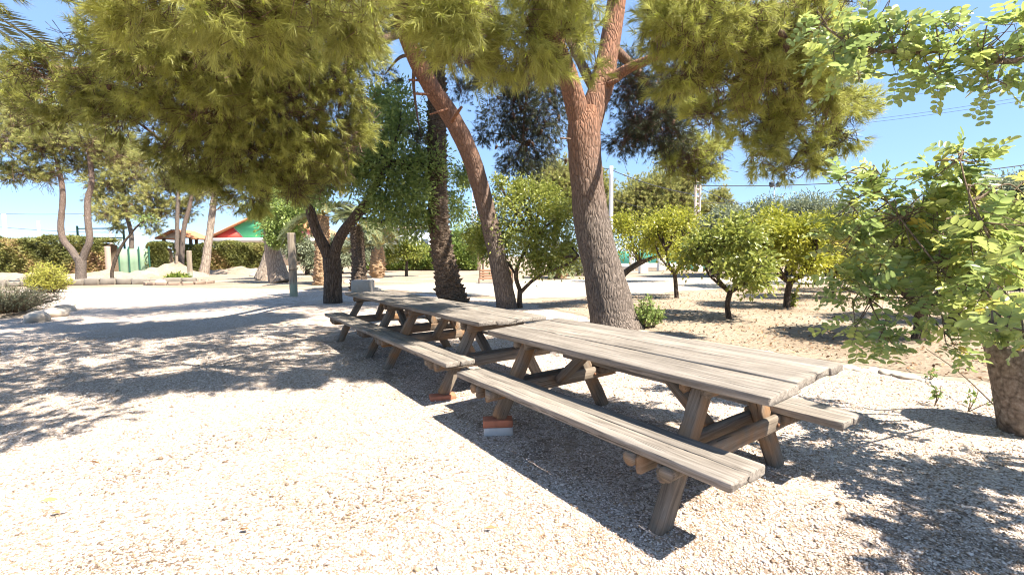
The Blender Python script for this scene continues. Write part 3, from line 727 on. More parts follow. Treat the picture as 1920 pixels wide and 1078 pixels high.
# ---- leaning pine (left of the big one) with the great olive crown to the left
bA = P(949, 577, 11.9); bA[2] = 0
pineA = thing('pine_tree', 'slender leaning pine with a curved orange trunk between the palm and the forked pine', 'pine', bA)
tr = Acc()
TA = [bA+A(.04, 0, -.12), bA+A(0, 0, .08), P(936, 500, 11.8), P(921, 430, 11.6), P(903, 360, 11.4), P(882, 290, 11.1), P(848, 222, 10.8), P(812, 168, 10.5), P(778, 105, 10.2), P(757, 50, 10.0), P(740, -30, 9.8), P(715, -140, 9.6), P(690, -260, 9.4)]
pine_trunk(tr, TA, [.30, .265, .235, .225, .22, .22, .21, .2, .19, .175, .16, .13, .09], -.45, 1.7, 5, 40, 180)
tr.build('trunk', BARK_PINE, pineA, True)
wd = Acc()
for a, b, r in (((800, 152), (766, 150), .035), ((815, 178), (776, 176), .04), ((846, 228), (866, 200), .05), ((838, 205), (805, 215), .03)):
    limb(wd, [P(*a, 10.5), P((a[0]+b[0])/2, (a[1]+b[1])/2, 10.3), P(*b, 10.2)], [r, r*.8, r*.6], 9, .08, .9, 3)
hb = [P(740, -20, 9.8), P(680, 20, 9.2), P(600, 70, 8.4), P(500, 110, 7.7), P(380, 130, 7.2), P(250, 130, 7.0), P(140, 130, 7.2), P(40, 120, 7.6)]
limb(wd, hb, [.14, .12, .1, .085, .065, .05, .035, .02], 12, .06, .4, 12, 60)
hb2 = [P(757, 60, 10), P(690, 90, 9.4), P(630, 160, 9.0), P(570, 240, 8.7), P(510, 300, 8.5), P(450, 320, 8.3)]
limb(wd, hb2, [.09, .08, .07, .055, .04, .02], 10, .06, .3, 13, 50)
hb3 = [P(600, 70, 8.4), P(570, 130, 8.2), P(480, 180, 7.9), P(380, 230, 7.8), P(310, 270, 8)]
limb(wd, hb3, [.07, .06, .05, .035, .02], 10, .06, .3, 14, 40)
lm = [(15, 150, 8, 62), (60, 205, 8, 40), (625, 50, 7.6, 105), (520, 70, 6.6, 115), (400, 95, 6.2, 110), (290, 90, 6.2, 100), (190, 90, 6.8, 85), (95, 150, 7.4, 70), (300, 180, 7, 95), (415, 190, 7, 110), (530, 190, 7.4, 115), (635, 165, 8.0, 85), (350, 270, 7.8, 75), (450, 290, 8, 100), (550, 285, 8.2, 90), (630, 265, 8.4, 68), (475, 360, 8.4, 55), (555, 348, 8.6, 52), (230, 215, 7.4, 62), (130, 200, 7.8, 48), (670, 90, 8.4, 50), (170, 160, 7.2, 60), (400, 330, 8.2, 45), (620, 330, 8.8, 32), (665, 225, 8.8, 40), (345, 330, 8.3, 30)]
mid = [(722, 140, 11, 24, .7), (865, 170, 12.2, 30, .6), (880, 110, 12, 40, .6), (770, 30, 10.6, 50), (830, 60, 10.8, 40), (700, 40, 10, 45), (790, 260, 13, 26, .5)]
top = [(690, -230, 9.6, 130), (560, -130, 9, 130), (400, -130, 8.4, 140), (240, -120, 8.4, 120)]
cr = Acc(); pine_crown(cr, wd, lm, .77, 30, .155, .0088, .55, 1.0, tight=.165, lift=-.12, droop=.3, yellow=.01, bright=.14)
cr.build('crown', F_PINE, pineA)
cr = Acc(); pine_crown(cr, wd, mid, .9, 40, .11, .005, .4, 1.0, yellow=0); cr.build('crown', F_PINESHADE, pineA)
cr = Acc(); pine_crown(cr, wd, top, .5, 40, .13, .008, .5, 1.6, yellow=0); cr.build('crown', F_PINE, pineA)
feeders(wd, hb+hb2+hb3, lm, .03); feeders(wd, TA[8:], mid+top, .05)
wd.build('branch', BARK_PINE, pineA, True)
hang_cones(pineA, [P(*q) for q in ((190, 152, 6.6), (205, 158, 6.7), (590, 120, 7.4), (640, 190, 7.7), (560, 160, 7))], 1.1)

# ================================================================== PALMS
def frond(acc, base, d0, ln, lw=.03, ll=.5, n=60, droop=.5, tint=.5, rib=True):
    d0 = unit(np.asarray(d0, float)); t = np.linspace(0, 1, n)
    c = np.asarray(base)+d0*(ln*t)[:, None]-A(0, 0, 1)*(droop*ln*t**2.2)[:, None]
    tg = unit(np.gradient(c, axis=0)); s = unit(np.cross(tg, A(0, 0, 1)+0*tg)); up = np.cross(s, tg)
    if rib:
        w = (.03*(1-.85*t))[:, None]
        V = np.stack([c-s*w, c+s*w, c-up*w*.8], 1).reshape(-1, 3)
        i = np.arange(n-1)[:, None]*3
        acc.add(V, np.concatenate([i+np.array([a, b, b+3, a+3]) for a, b in ((0, 1), (1, 2), (2, 0))]), .96)
    k = t > .16; m = k.sum()
    L = ll*np.sin(np.clip((t[k]-.08)/.92, 0, 1)*PI*.86+.25)
    for sg in (-1, 1):
        ld = unit(s[k]*sg+tg[k]*.85+up[k]*.35+rng.normal(0, .09, (m, 3)))
        sd = unit(np.cross(ld, up[k]))*lw/2
        b = c[k]; e = b+ld*L[:, None]-A(0, 0, 1)*(.12*L)[:, None]
        V = np.stack([b-sd*.6, b+ld*(L*.4)[:, None]-sd, e, b+ld*(L*.4)[:, None]+sd], 1).reshape(-1, 3)
        acc.add(V, np.arange(4*m).reshape(-1, 4), np.repeat(np.clip(tint+rng.normal(0, .15, m), 0, .9), 4))
def palm_disp(seed, amp=.14, nr=7, pitch=.16):
    def f(th, L):
        ang = (th*nr/(2*PI)) % nr; cell = np.floor(ang); row = L/pitch+.5*(cell % 2)+.13*np.sin(cell*2.7+seed)
        u = row-np.floor(row); v = 1-np.abs(ang-cell-.5)*2
        rnd = .5+.5*np.sin(cell*12.9+np.floor(row)*78.2+seed*3)
        return 1+amp*(u**1.4*(.35+.9*rnd)*(.25+.75*np.sqrt(v))-.3)+.04*np.sin(5*th+7*L)
    return f
def palm(label, base, pts, rad, crown_d, nf, fl, bark, pitch=.16, fd=.6, tint=.4, lw=.03, ll=.45, seed=0):
    root = thing('palm_tree', label, 'palm', base)
    V, F, t = tube(pts, rad, 72, max(60, int(np.linalg.norm(np.asarray(pts[-1])-np.asarray(pts[0]))/.022)), .04, seed, True, palm_disp(seed, .30, 12, pitch))
    mesh_np('trunk', V, F, bark, root, t)
    top = np.asarray(pts[-1], float)
    for i in range(nf):
        acc = Acc(); a = i*2.399+seed; e = .15+1.1*((i*.618) % 1)
        frond(acc, top, (math.cos(a)*math.cos(e), math.sin(a)*math.cos(e), math.sin(e)), fl*rng.uniform(.85, 1.1), lw, ll, 54, fd*rng.uniform(.7, 1.2), tint)
        acc.build('frond', F_PALM, root)
    return root
bP = P(846, 563, 13.58); bP[2] = 0
palm('dark scaly palm trunk leaning behind the middle of the far tables', bP, [bP+A(.06, 0, -.1), bP+A(.02, 0, .15), P(838, 520, 13.55), P(828, 460, 13.5), P(822, 400, 13.5), P(819, 300, 13.5), P(819, 200, 13.5), P(817, 120, 13.5), P(816, 70, 13.5)], [.47, .44, .36, .315, .295, .285, .275, .27, .26], 0, 26, 2.6, BARK_PALM, .15, .7, .35, .045, .5, 1)
q = G(672, 545)
palm('short dark palm trunk behind the stone block at the far table end', q, [q, P(673, 520, q[1]), P(672, 480, q[1]), P(670, 440, q[1]), P(671, 425, q[1])], [.36, .30, .27, .25, .22], 0, 16, 1.8, BARK_PALM, .14, .8, .45, .05, .5, 2)
q = G(708, 521)
palm('squat palm with a dry straw coloured trunk like a pineapple in the middle distance', q, [q, P(707, 505, q[1]), P(709, 478, q[1]), P(711, 462, q[1])], [.40, .50, .42, .25], 0, 18, 2.9, BARK_PALMP, .2, .35, .75, .07, .7, 3)
q = G(604, 534)
palm('slender pale palm trunk standing behind the two stemmed carob tree', q, [q, P(603, 500, q[1]), P(604, 450, q[1]), P(606, 405, q[1])], [.42, .36, .33, .3], 0, 16, 2.2, BARK_PALMP, .17, .8, .45, .06, .6, 4)
q = G(1045, 521)
palm('stubby palm with a straw coloured trunk across the road beyond the small bushy tree', q, [q, P(1046, 505, q[1]), P(1047, 488, q[1])], [.52, .56, .42], 0, 14, 2.0, BARK_PALMP, .2, .6, .55, .07, .6, 5)
# palm overhead at the left edge: only some of its fronds hang into view
q = A(-6.6, 3.6, 0)
pl = thing('palm_tree', 'palm whose grey green fronds hang into the top left corner', 'palm', q)
V, F, t = tube([q, q+A(.1, 0, 2), q+A(.1, .1, 4.1)], [.3, .26, .25], 32, 120, .03, 3, True, palm_disp(2)); mesh_np('trunk', V, F, BARK_PALM, pl, t)
for a, e, l, dr in ((0.95, .12, 2.3, .30), (.80, .30, 2.7, .28), (1.35, .25, 2.3, .3), (.5, .55, 2.5, .4), (.2, .5, 2.5, .4), (2.0, .4, 2.5, .4), (2.8, .4, 2.5, .4), (3.7, .4, 2.5, .4), (4.6, .4, 2.5, .4), (5.4, .4, 2.5, .4)):
    acc = Acc(); frond(acc, q+A(.1, .1, 4.1), (math.cos(a)*math.cos(e), math.sin(a)*math.cos(e), math.sin(e)), l, .03, .45, 80, dr, .35); acc.build('frond', F_PALM, pl)

# ================================================================== BROAD-LEAVED TREES OF THE YARD
b = P(624, 566, 13.56); b[2] = 0
broad_tree('carob_tree', 'dark trunked leafy tree forking into two stems left of the far tables', b,
    [([b+A(0, 0, -.1), b+A(0, 0, .1), P(623, 520, 13.5), P(622, 485, 13.5)], [.30, .27, .25, .25]),
     ([P(620, 500, 13.5), P(612, 470, 13.4), P(592, 430, 13.2), P(578, 385, 13.0), P(566, 345, 12.8)], [.16, .16, .14, .13, .08]),
     ([P(625, 500, 13.5), P(628, 470, 13.4), P(640, 440, 13.3), P(665, 408, 13.1), P(700, 360, 12.9), P(730, 300, 12.8)], [.17, .16, .15, .145, .09, .06])],
    pxc((720, 330, 13, 75, 1.2), (655, 330, 12.6, 58), (585, 335, 12.4, 46), (722, 392, 12.8, 44, .7), (765, 375, 13, 58), (800, 320, 13.4, 55), (760, 255, 13.4, 58), (690, 265, 13, 65), (740, 200, 13.6, 45, .7), (850, 380, 14, 36, .45), (870, 330, 14, 26, .35), (640, 300, 12.8, 55), (790, 420, 13.4, 34, .45), (700, 200, 13.6, 36, .5)),
    F_LEAFY, BARK_DARK, 2300, .14, .055, tight=.24)
# two wide pale trunks further back
for px, py, pts, rad, lab, cl in (
    (526, 530, [(526, 530), (518, 505), (511, 470), (507, 440), (503, 400), (505, 360)], [.6, .48, .38, .35, .3, .2], 'wide pale trunk leaning left behind the wooden post, leaves hanging over it', [(520, 420, 24.4, 34), (545, 405, 24, 28), (500, 385, 24.6, 36), (548, 435, 24, 18, .5), (520, 450, 24, 14, .5)]),
    (491, 525, [(492, 525), (500, 500), (512, 465), (528, 425), (536, 390)], [.5, .42, .36, .3, .2], 'pale trunk leaning right, half hidden behind the wide pale trunk', [(540, 370, 28, 36), (580, 380, 28, 28), (520, 345, 28, 36)])):
    g = G(px, py); d = g[1]
    broad_tree('old_tree', lab, g, [([P(a, b_, d) for a, b_ in pts], rad)], pxc(*cl), F_LEAFY, BARK_PALE, 1800, .2, .09)
# small bushy tree with a low fork, by the road
b = P(975, 577, 11.9); b[2] = 0
broad_tree('fruit_tree', 'small bushy tree with a low forked trunk between the two pines', b,
    [([b, P(974, 560, 11.9), P(975, 543, 11.9)], [.075, .065, .07]), ([P(975, 545, 11.9), P(968, 520, 11.8), P(972, 495, 11.7), P(985, 470, 11.6), P(1000, 440, 11.6)], [.055, .055, .045, .04, .02]),
     ([P(976, 548, 11.9), P(1000, 525, 11.7), P(1030, 508, 11.5), P(1065, 495, 11.4), P(1085, 480, 11.3)], [.05, .045, .04, .035, .02]), ([P(970, 520, 11.8), P(955, 497, 11.9), P(940, 480, 12)], [.035, .03, .02])],
    pxc((1000, 400, 11.8, 62), (945, 410, 12, 55), (1045, 420, 11.6, 52), (990, 455, 11.6, 52), (930, 465, 12.2, 40, .8), (1050, 470, 11.5, 42, .8), (900, 440, 12.4, 36, .7), (1010, 375, 12, 40, .7), (955, 370, 12.2, 36, .6), (1015, 490, 11.6, 30, .5), (935, 340, 12.2, 14, .15), (975, 345, 12.2, 12, .12)),
    F_CITRUS, BARK_DARK, 1900, .09, .05, tight=.24)

# ================================================================== ORCHARD
def citrus(px, py, h, r, label, seed, mat=F_CITRUS, lean=0., n=900, low=.36, tr=.07, lg=1.0):
    g = np.random.default_rng(seed); b = G(px, py)
    fork = b+A(lean*.4+g.normal(0, .04), g.normal(0, .04), h*.30)
    st = [([b+A(0, 0, -.05), b+A(g.normal(0, .03), 0, h*.14), fork], [tr*1.15, tr*.95, tr])]
    cl = []
    for i in range(4):
        a = i*1.57+g.uniform(0, 1); e = b+A(lean+math.cos(a)*r*.5, math.sin(a)*r*.5, h*g.uniform(.55, .75))
        m = (fork+e)/2+A(math.cos(a), math.sin(a), 0)*r*.14
        st.append(([fork-A(0, 0, .05), m, e], [tr*.65, tr*.5, tr*.22]))
    for i in range(13):
        a = i*2.4+g.uniform(-.4, .4); rr = r*(.30+.55*((i*.618) % 1)); z = h*(low+.10+(1-low-.20)*((i*.382+.2) % 1))
        s = r*g.uniform(.2, .44); cl.append((b+A(lean+math.cos(a)*rr, math.sin(a)*rr, z), (s, s, s*.85), g.uniform(.9, 1.2)*(s/r/.34)**1.6))
    for i in range(9):
        a = g.uniform(0, 6.28); q_ = g.uniform(.2, 1); s = r*g.uniform(.12, .2)
        cl.append((b+A(lean+math.cos(a)*r*.98*q_, math.sin(a)*r*.98*q_, h*(1.02-.42*q_*q_+g.uniform(-.06, .06))), (s, s, s*1.3), .16))
    return broad_tree('citrus_tree', label, b, st, cl, mat, BARK_DARK, int(n*.5), .115*lg, .06*lg, 'citrus trees in the orchard', 'citrus tree', 14, tight=.3)
citrus(1368, 598, 1.95, 1.08, 'small round citrus tree nearest the table, dark forked trunk on bare earth', 21, F_CITRUS, .02, 700, .36, .055)
citrus(1269, 559, 2.6, 1.2, 'pale leaved citrus tree with a thin twisted trunk right of the big pine', 22, F_CITRUSY, -.1, 560, .36, .065)
citrus(1475, 577, 2.15, 1.12, 'yellow green citrus tree with leafy shoots at the foot of its trunk', 23, F_CITRUSY, .12, 800, .4, .075)
citrus(1435, 539, 2.9, 1.75, 'dark trunked citrus tree at the back beside the road, pale tag on its trunk', 24, F_CITRUSY, -.1, 800, .38, .13, 1.3)
citrus(1560, 560, 2.3, 1.3, 'dense yellow green citrus tree just left of the potted carob', 25, F_CITRUSY, -.1, 900, .22, .08)
citrus(1720, 638, 1.9, 1.0, 'citrus tree with a thick dark trunk seen under the potted carob leaves', 26, F_CITRUS, 0, 800, .42, .085)
citrus(1787, 606, 2.1, 1.15, 'citrus tree with a reddish trunk, mostly hidden behind the carob leaves', 27, F_CITRUS, .1, 800, .42, .09)
citrus(1640, 548, 2.7, 1.7, 'citrus tree in the back row, its crown showing above the carob leaves', 28, F_CITRUSY, 0, 800, .35, .1, 1.2)
citrus(1530, 533, 3.0, 1.8, 'citrus tree in the back row between yellow green crowns and the grey olives', 29, F_CITRUSY, 0, 700, .35, .11, 1.3)
b = G(1163, 528)
broad_tree('citrus_tree', 'citrus tree with a long bough leaning right from behind the big pine', b,
    [([b, P(1170, 513, b[1]), P(1192, 497, b[1]), P(1215, 487, b[1]), P(1240, 478, b[1])], [.17, .16, .14, .11, .06]), ([P(1180, 508, b[1]), P(1200, 495, b[1]-.5)], [.09, .05])],
    pxc(*[(x_, y_, b[1]-1, r_, n_) for x_, y_, r_, n_ in ((1170, 450, 34, .8), (1205, 430, 36, .9), (1245, 415, 38, 1), (1215, 460, 26, .5), (1290, 420, 32, .8), (1260, 450, 30, .7), (1165, 420, 24, .5))]),
    F_CITRUSY, BARK_DARK, 1000, .16, .085, 'citrus trees in the orchard', 'citrus tree')
# leafy shoots at the foot of the citrus trunk and by the big pine
def shrub(name, label, c, r, h, mat, n, ln, wd_, seed=0, cat='shrub', up=.5, mode='up', group=None):
    root = thing(name, label, cat, c, 0, group); acc = Acc(); wo = Acc(); g = np.random.default_rng(seed)
    ns = max(10, n//26)
    for i in range(ns):
        a = g.uniform(0, 6.28); q = math.sqrt(g.uniform(0, 1)); z = h*math.sqrt(max(.05, 1-q*q*.85))*g.uniform(.7, 1.1)
        e = np.asarray(c)+A(math.cos(a)*q*r, math.sin(a)*q*r, z); s = np.asarray(c)+A(math.cos(a)*q*r*.35, math.sin(a)*q*r*.35, 0)
        V, F, t = tube([s, (s+e)/2+A(0, 0, h*.08), e], [.008+.004*h, .006, .002], 5, 8); wo.add(V, F, .2)
        m = 26; f = g.uniform(.25, 1.02, m)[:, None]
        pos = s+(e-s)*f+rng.normal(0, .03*r+.008, (m, 3)); dr = unit((e-s)*.6/np.linalg.norm(e-s)+rng.normal(0, .6, (m, 3)))
        V, F = leaves(pos, dr, ln, wd_, up); acc.add(V, F, np.repeat(np.clip(g.uniform(0, .5)+rng.uniform(0, .5, m), 0, 1), 4))
    wo.build('stem', BARK_TWIG, root); acc.build('foliage', mat, root); return root
g = G(1215, 616); shrub('shrub', 'small glossy dark green bush at the foot of the big forked pine', g+A(.03, .1, 0), .30, .58, F_LEAFY, 900, .075, .035, 1)
g = G(1478, 575); shrub('shrub', 'leafy green suckers round the foot of a citrus trunk', g+A(.05, -.05, 0), .18, .42, F_CITRUS, 260, .08, .035, 2)
g = G(28, 598); shrub('shrub', 'low grey green rosemary bush inside the boulders at the left', g+A(-.85, .5, .1), 1.15, .66, F_ROSE, 7500, .075, .014, 3)
g = G(92, 549); shrub('shrub', 'bright yellow green bush standing left of the forked pine', g, .72, 1.2, F_YEL, 3600, .16, .035, 4)
g = G(330, 530); shrub('shrub', 'low round green plant in a ring of stones on the yard', g+A(0, .2, 0), .62, .45, F_HEDGEG, 900, .3, .09, 5)
for i, px in enumerate((1090, 1075)):
    g = G(px, 517); shrub('shrub', ['dry bush beyond the road left of the big pine trunk', 'grey bush beyond the road beside the stubby palm'][i], g, 1.1, 1.3, F_OLIVE, 1200, .25, .06, 6+i)

# grey olives in the middle distance
def olive(px, py, d, h, r, label, seed, mat=F_OLIVE, n=700, ln=.3, group=None, name='olive_tree', cat='olive tree', top_only=False):
    g = np.random.default_rng(seed); b = P(px, py, d); b[2] = 0
    st = [([b, b+A(g.normal(0, .1), 0, h*.2), b+A(g.normal(0, .2), 0, h*.38)], [r*.09, r*.075, r*.07])]; cl = []
    for i in range(3):
        a = i*2.1+g.uniform(0, 1); st.append(([b+A(0, 0, h*.3), b+A(math.cos(a)*r*.3, math.sin(a)*r*.3, h*.55), b+A(math.cos(a)*r*.6, math.sin(a)*r*.6, h*.75)], [r*.06, r*.045, r*.02]))
    for i in range(15):
        a = i*2.4; rr = r*(.2+.62*((i*.618) % 1)); z = h*(.36+.50*((i*.382+.1) % 1)); s = r*g.uniform(.3, .44)
        cl.append((b+A(math.cos(a)*rr, math.sin(a)*rr, z), (s, s, s*.8), g.uniform(.6, 1)))
    return broad_tree(name, label, b, st, cl, mat, BARK_DARK if not top_only else BARK_PALE, n, ln, ln*.3, group, cat)
for i, (px, d, h, r, lab) in enumerate(((1345, 27, 4.0, 2.9, 'silvery olive tree beside the concrete lattice pole'), (1410, 29, 4.6, 3.2, 'silvery olive tree under the floodlight pole'), (1480, 28, 4.7, 3.3, 'silvery olive tree right of the floodlight pole'), (1545, 27, 4.5, 3.0, 'silvery olive tree just left of the potted carob leaves'), (1900, 16, 4.4, 2.2, 'grey green tree showing above the carob at the right edge'), (1820, 24, 5.0, 3.4, 'grey olive tree mostly hidden behind the potted carob'))):
    olive(px, 500, d, h, r, lab, 40+i, group='silvery olive trees beyond the orchard', ln=.22, n=1900)
for i, (px, d, h, r, lab) in enumerate(((575, 36, 3.0, 2.2, 'grey bushy olive right of the wide pale trunk'), (640, 38, 3.2, 2.0, 'grey bushy olive seen between the dark stems of the forking tree'), (700, 40, 3.8, 2.2, 'grey bushy olive behind the squat straw coloured palm'))):
    olive(px, 500, d, h, r, lab, 50+i, group='grey olive bushes in front of the hedge', ln=.26, n=800)

# ================================================================== MORE PINES
def pine(label, base, stems, clusters, dens=.6, size=1.6, mat=F_PINEFAR, k=34, wdn=.012, bright=.1, bark=BARK_PINE, group=None, ln=.12, feed=.06):
    root = thing('pine_tree', label, 'pine', base, 0, group); tr = Acc(); wd = Acc(); al = []
    for i, (pts, rad) in enumerate(stems):
        V, F, t = tube(pts, rad, 16, len(pts)*8, .06, i); tr.add(V, F, t*.22 if i else 0*t); al += list(pts[len(pts)//2:])
    tr.build('trunk', bark, root, True)
    cr = Acc(); pine_crown(cr, wd, clusters, dens, k, ln, wdn, .5, size, bright=bright, yellow=0, lift=.35); cr.build('crown', mat, root)
    feeders(wd, al, clusters, feed); wd.build('branch', bark, root, True)
    return root
d = 25.2; b = P(152, 531, d); b[2] = 0
pine('pine forking low into two slender stems at the left, before the long hedge', b,
    [([b, P(152, 515, d), P(151, 482, d)], [.30, .235, .24]), ([P(148, 492, d), P(135, 470, d), P(119, 450, d), P(114, 420, d), P(118, 370, d), P(113, 330, d), P(100, 280, d)], [.16, .165, .155, .145, .13, .11, .06]),
     ([P(153, 492, d), P(160, 472, d), P(168, 450, d), P(165, 410, d), P(164, 375, d), P(172, 340, d), P(168, 290, d), P(160, 240, d)], [.16, .165, .16, .15, .14, .13, .11, .06])],
    [(40, 235, d, 48), (10, 260, d-1, 40), (80, 275, d, 40), (130, 255, d, 42), (190, 270, d, 42), (225, 290, d, 34), (60, 320, d, 34), (20, 325, d, 26), (150, 305, d+1, 30), (95, 230, d+1, 36), (110, 320, d, 20, .7), (230, 260, d+1, 30), (180, 220, d, 40), (20, 200, d, 36), (265, 300, d, 24, .7), (90, 340, d, 14)],
    .85, 1.9, F_PINEFAR, 36, .016, .1, feed=.04)
d = 40
for px, py, tp, cl, lab, sx in ((246, 512, (232, 380), [(215, 345, d, 30), (250, 330, d, 30), (200, 400, d-1, 26), (235, 390, d, 28), (275, 365, d, 26), (190, 370, d, 22), (215, 300, d, 30), (250, 290, d, 26), (180, 340, d, 22), (270, 400, d, 20), (220, 425, d, 14)], 'sunlit pale green pine behind the hedge, right of the forked pine', 0),
    (332, 512, (334, 370), [(310, 340, d+1, 34), (350, 330, d+1, 34), (300, 390, d+1, 26), (345, 395, d+1, 24), (370, 360, d+1, 28), (290, 425, d+1, 20, .7), (330, 300, d+1, 36)], 'sunlit pale green pine with two bare upright trunks above the tiled hut', 1)):
    b = P(px, 512, d); b[2] = 0
    st = [([b, P(px, 440, d), P(*tp, d), P(tp[0]+6, 320, d)], [.22, .17, .14, .08])]
    if sx: st.append(([b+A(.3, 0, 0), P(345, 430, d), P(356, 385, d), P(362, 340, d)], [.22, .18, .15, .08]))
    pine(lab, b, st, cl, .85, 2.4, F_PINEFAR, 34, .024, .3)
d = 36; b = P(382, 517, d); b[2] = 0
pine('grey pine trunk leaning right in front of the hedge beside the painted gable', b, [([b, P(386, 490, d), P(393, 440, d), P(398, 400, d), P(404, 350, d), P(410, 300, d)], [.40, .31, .26, .24, .2, .1])], [(405, 345, d, 38), (440, 320, d, 36), (375, 330, d, 30), (420, 375, d, 22, .7), (440, 385, d, 16, .7)], .55, 2.2, F_PINEFAR, 32, .018, 0, BARK_PALE)
d = 62
for px, cl, lab in ((1040, [(1040, 345, d, 40), (1015, 360, d, 26), (1065, 362, d, 30), (1085, 342, d, 26), (1050, 400, d, 24)], 'rounded pine crown in the distance left of the big pine trunk'),
    (1215, [(1165, 395, d, 30), (1200, 370, d, 36), (1240, 355, d, 34), (1225, 400, d, 40), (1265, 380, d, 36), (1190, 420, d, 30), (1290, 400, d, 28), (1150, 420, d, 22), (1280, 350, d, 26)], 'broad distant pine behind the pale citrus crowns right of the big pine'),
    (1345, [(1345, 390, d, 24), (1325, 405, d, 20), (1362, 405, d, 20), (1350, 375, d, 16)], 'distant pine standing alone right of the concrete lattice pole'),
    (1130, [(1130, 365, d+4, 22), (1140, 395, d+4, 26), (1120, 345, d+4, 20)], 'distant pine crown touching the grey utility pole')):
    b = P(px, 505, d); b[2] = 0
    pine(lab, b, [([b, P(px, 450, d), P(px+3, 400, d)], [.5, .4, .25])], [(a_, b_-8, d_, r_*1.15) for a_, b_, d_, r_ in cl], 1.1, 3.2, F_PINEFAR, 30, .042, .15, feed=.1)

# ================================================================== HEDGES
def hedge(label, p0, p1, h, dep, mat, n, ln, wd_, name='hedge', brown=0., cat='hedge'):
    p0, p1 = A(p0[0], p0[1], 0), A(p1[0], p1[1], 0); L = np.linalg.norm(p1-p0); u = (p1-p0)/L; v = A(-u[1], u[0], 0)
    if v[1] > 0: v = -v       # v points to the viewer's side
    root = thing(name, label, cat, (p0+p1)/2)
    core = Acc(); nx = max(8, int(L/.6)); rowsz = 7
    # woody core: an uneven body inside the leaves
    xs = np.linspace(.1, L-.1, nx); prof = [(-.34, 0), (-.38, .5), (-.30, .86), (0, .9), (.30, .86), (.38, .5), (.34, 0)]
    V = np.array([p0+u*(x+rng.normal(0, .05))+v*(a*dep*rng.uniform(.85, 1.1))+A(0, 0, b_*h*rng.uniform(.92, 1.05)) for x in xs for a, b_ in prof])
    i = np.arange(nx-1)[:, None]*7; j = np.arange(6)[None, :]
    core.add(V, [np.stack([i+j, i+j+1, i+j+8, i+j+7], -1).reshape(-1, 4), np.array([np.arange(7), (nx-1)*7+np.arange(7)[::-1]])], .1)
    core.build('twiggy_core', BARK_TWIG, root)
    acc = Acc(); x = rng.uniform(0, L, n); side = rng.uniform(size=n)
    top = side < .3; yy = np.where(top, rng.uniform(-.5, .5, n), np.where(side < .92, .5, -.5))*dep
    zz = np.where(top, 1., rng.uniform(.04, 1, n)**.8)*h
    bump = .16*np.sin(x*1.7+zz*2.1)+.12*np.sin(x*4.1-zz*3.3+1)+.08*np.sin(x*9.7+zz*7)
    yy = yy*(1+bump*(~top))+rng.normal(0, .07*dep, n); zz = zz*(1+.05*np.sin(x*.9)+.03*np.sin(x*3.3))+rng.normal(0, .05, n)
    pos = p0+u*x[:, None]+v*yy[:, None]+A(0, 0, 1)*np.maximum(zz, .05)[:, None]
    dr = unit(np.where(top[:, None], A(0, 0, 1), v*np.sign(yy)[:, None]*.7+A(0, 0, .3))+rng.normal(0, .5, (n, 3)))
    V, F = leaves(pos, dr, ln, wd_, .3)
    patch = np.clip(.5+.9*np.sin(x*.75+1.3)*np.sin(x*.31+zz*.9)-(zz/h-.45)*1.1, 0, 1)
    t = np.clip(.35*rng.uniform(0, 1, n)+.25*(.5+.5*np.sin(x*2.3+zz*3))+brown*patch*rng.uniform(.4, 1, n), 0, 1)
    acc.add(V, F, np.repeat(t, 4)); acc.build('foliage', mat, root); return root
H0 = P(-60, 500, 39); H1 = P(215, 500, 38)
hedge('long clipped conifer hedge with brown bare patches along the left boundary', H0, H1, 3.0, 1.5, F_HEDGE, 26000, .22, .09, brown=1.0)
H2 = P(392, 500, 46); H3 = P(505, 500, 46)
hedge('green and straw coloured hedge below the painted gable', H2, H3, 2.7, 1.6, F_HEDGE, 12000, .24, .1, brown=.8)
H4 = P(690, 495, 47); H5 = P(900, 495, 44)
hedge('bright green leafy hedge beyond the yard either side of the leaning palm', H4, H5, 2.3, 1.6, F_HEDGEG, 16000, .26, .13)
H6 = P(275, 500, 37); H7 = P(395, 500, 41)
hedge('dark green hedge between the green netting and the grey pine trunk', P(285, 500, 37), P(322, 500, 37.4), 2.4, 1.5, F_HEDGE, 7000, .24, .1)
hedge('dark green hedge under the small tiled roof', P(330, 500, 43), P(390, 500, 44), 2.4, 1.0, F_HEDGE, 5000, .24, .1)
# little fruit tree in front of the bright hedge
g = G(762, 518); broad_tree('fruit_tree', 'small bright green tree standing in front of the bright hedge', g, [([g, P(762, 500, g[1]), P(763, 480, g[1])], [.12, .1, .08])], pxc((755, 472, g[1]-.5, 18), (785, 470, g[1]-.5, 18), (735, 475, g[1]-.5, 14), (765, 458, g[1]-.5, 16)), F_CITRUS, BARK_DARK, 600, .2, .1)
for i, (px, py, d, r) in enumerate(((870, 440, 52, 26), (905, 432, 50, 18), (840, 455, 54, 18))):
    b = P(px, 500, d); b[2] = 0
    broad_tree('tree', ['rounded green tree beyond the bright hedge right of the leaning palm', 'small tree top behind the leaning pine trunk', 'low tree crown right beside the leaning palm trunk'][i], b, [([b, P(px, 460, d)], [.2, .12])], pxc((px, py, d, r), (px-r*.7, py+10, d, r*.7), (px+r*.8, py+8, d, r*.7), (px, py+22, d, r)), F_LEAFY, BARK_DARK, 600, .34, .17)

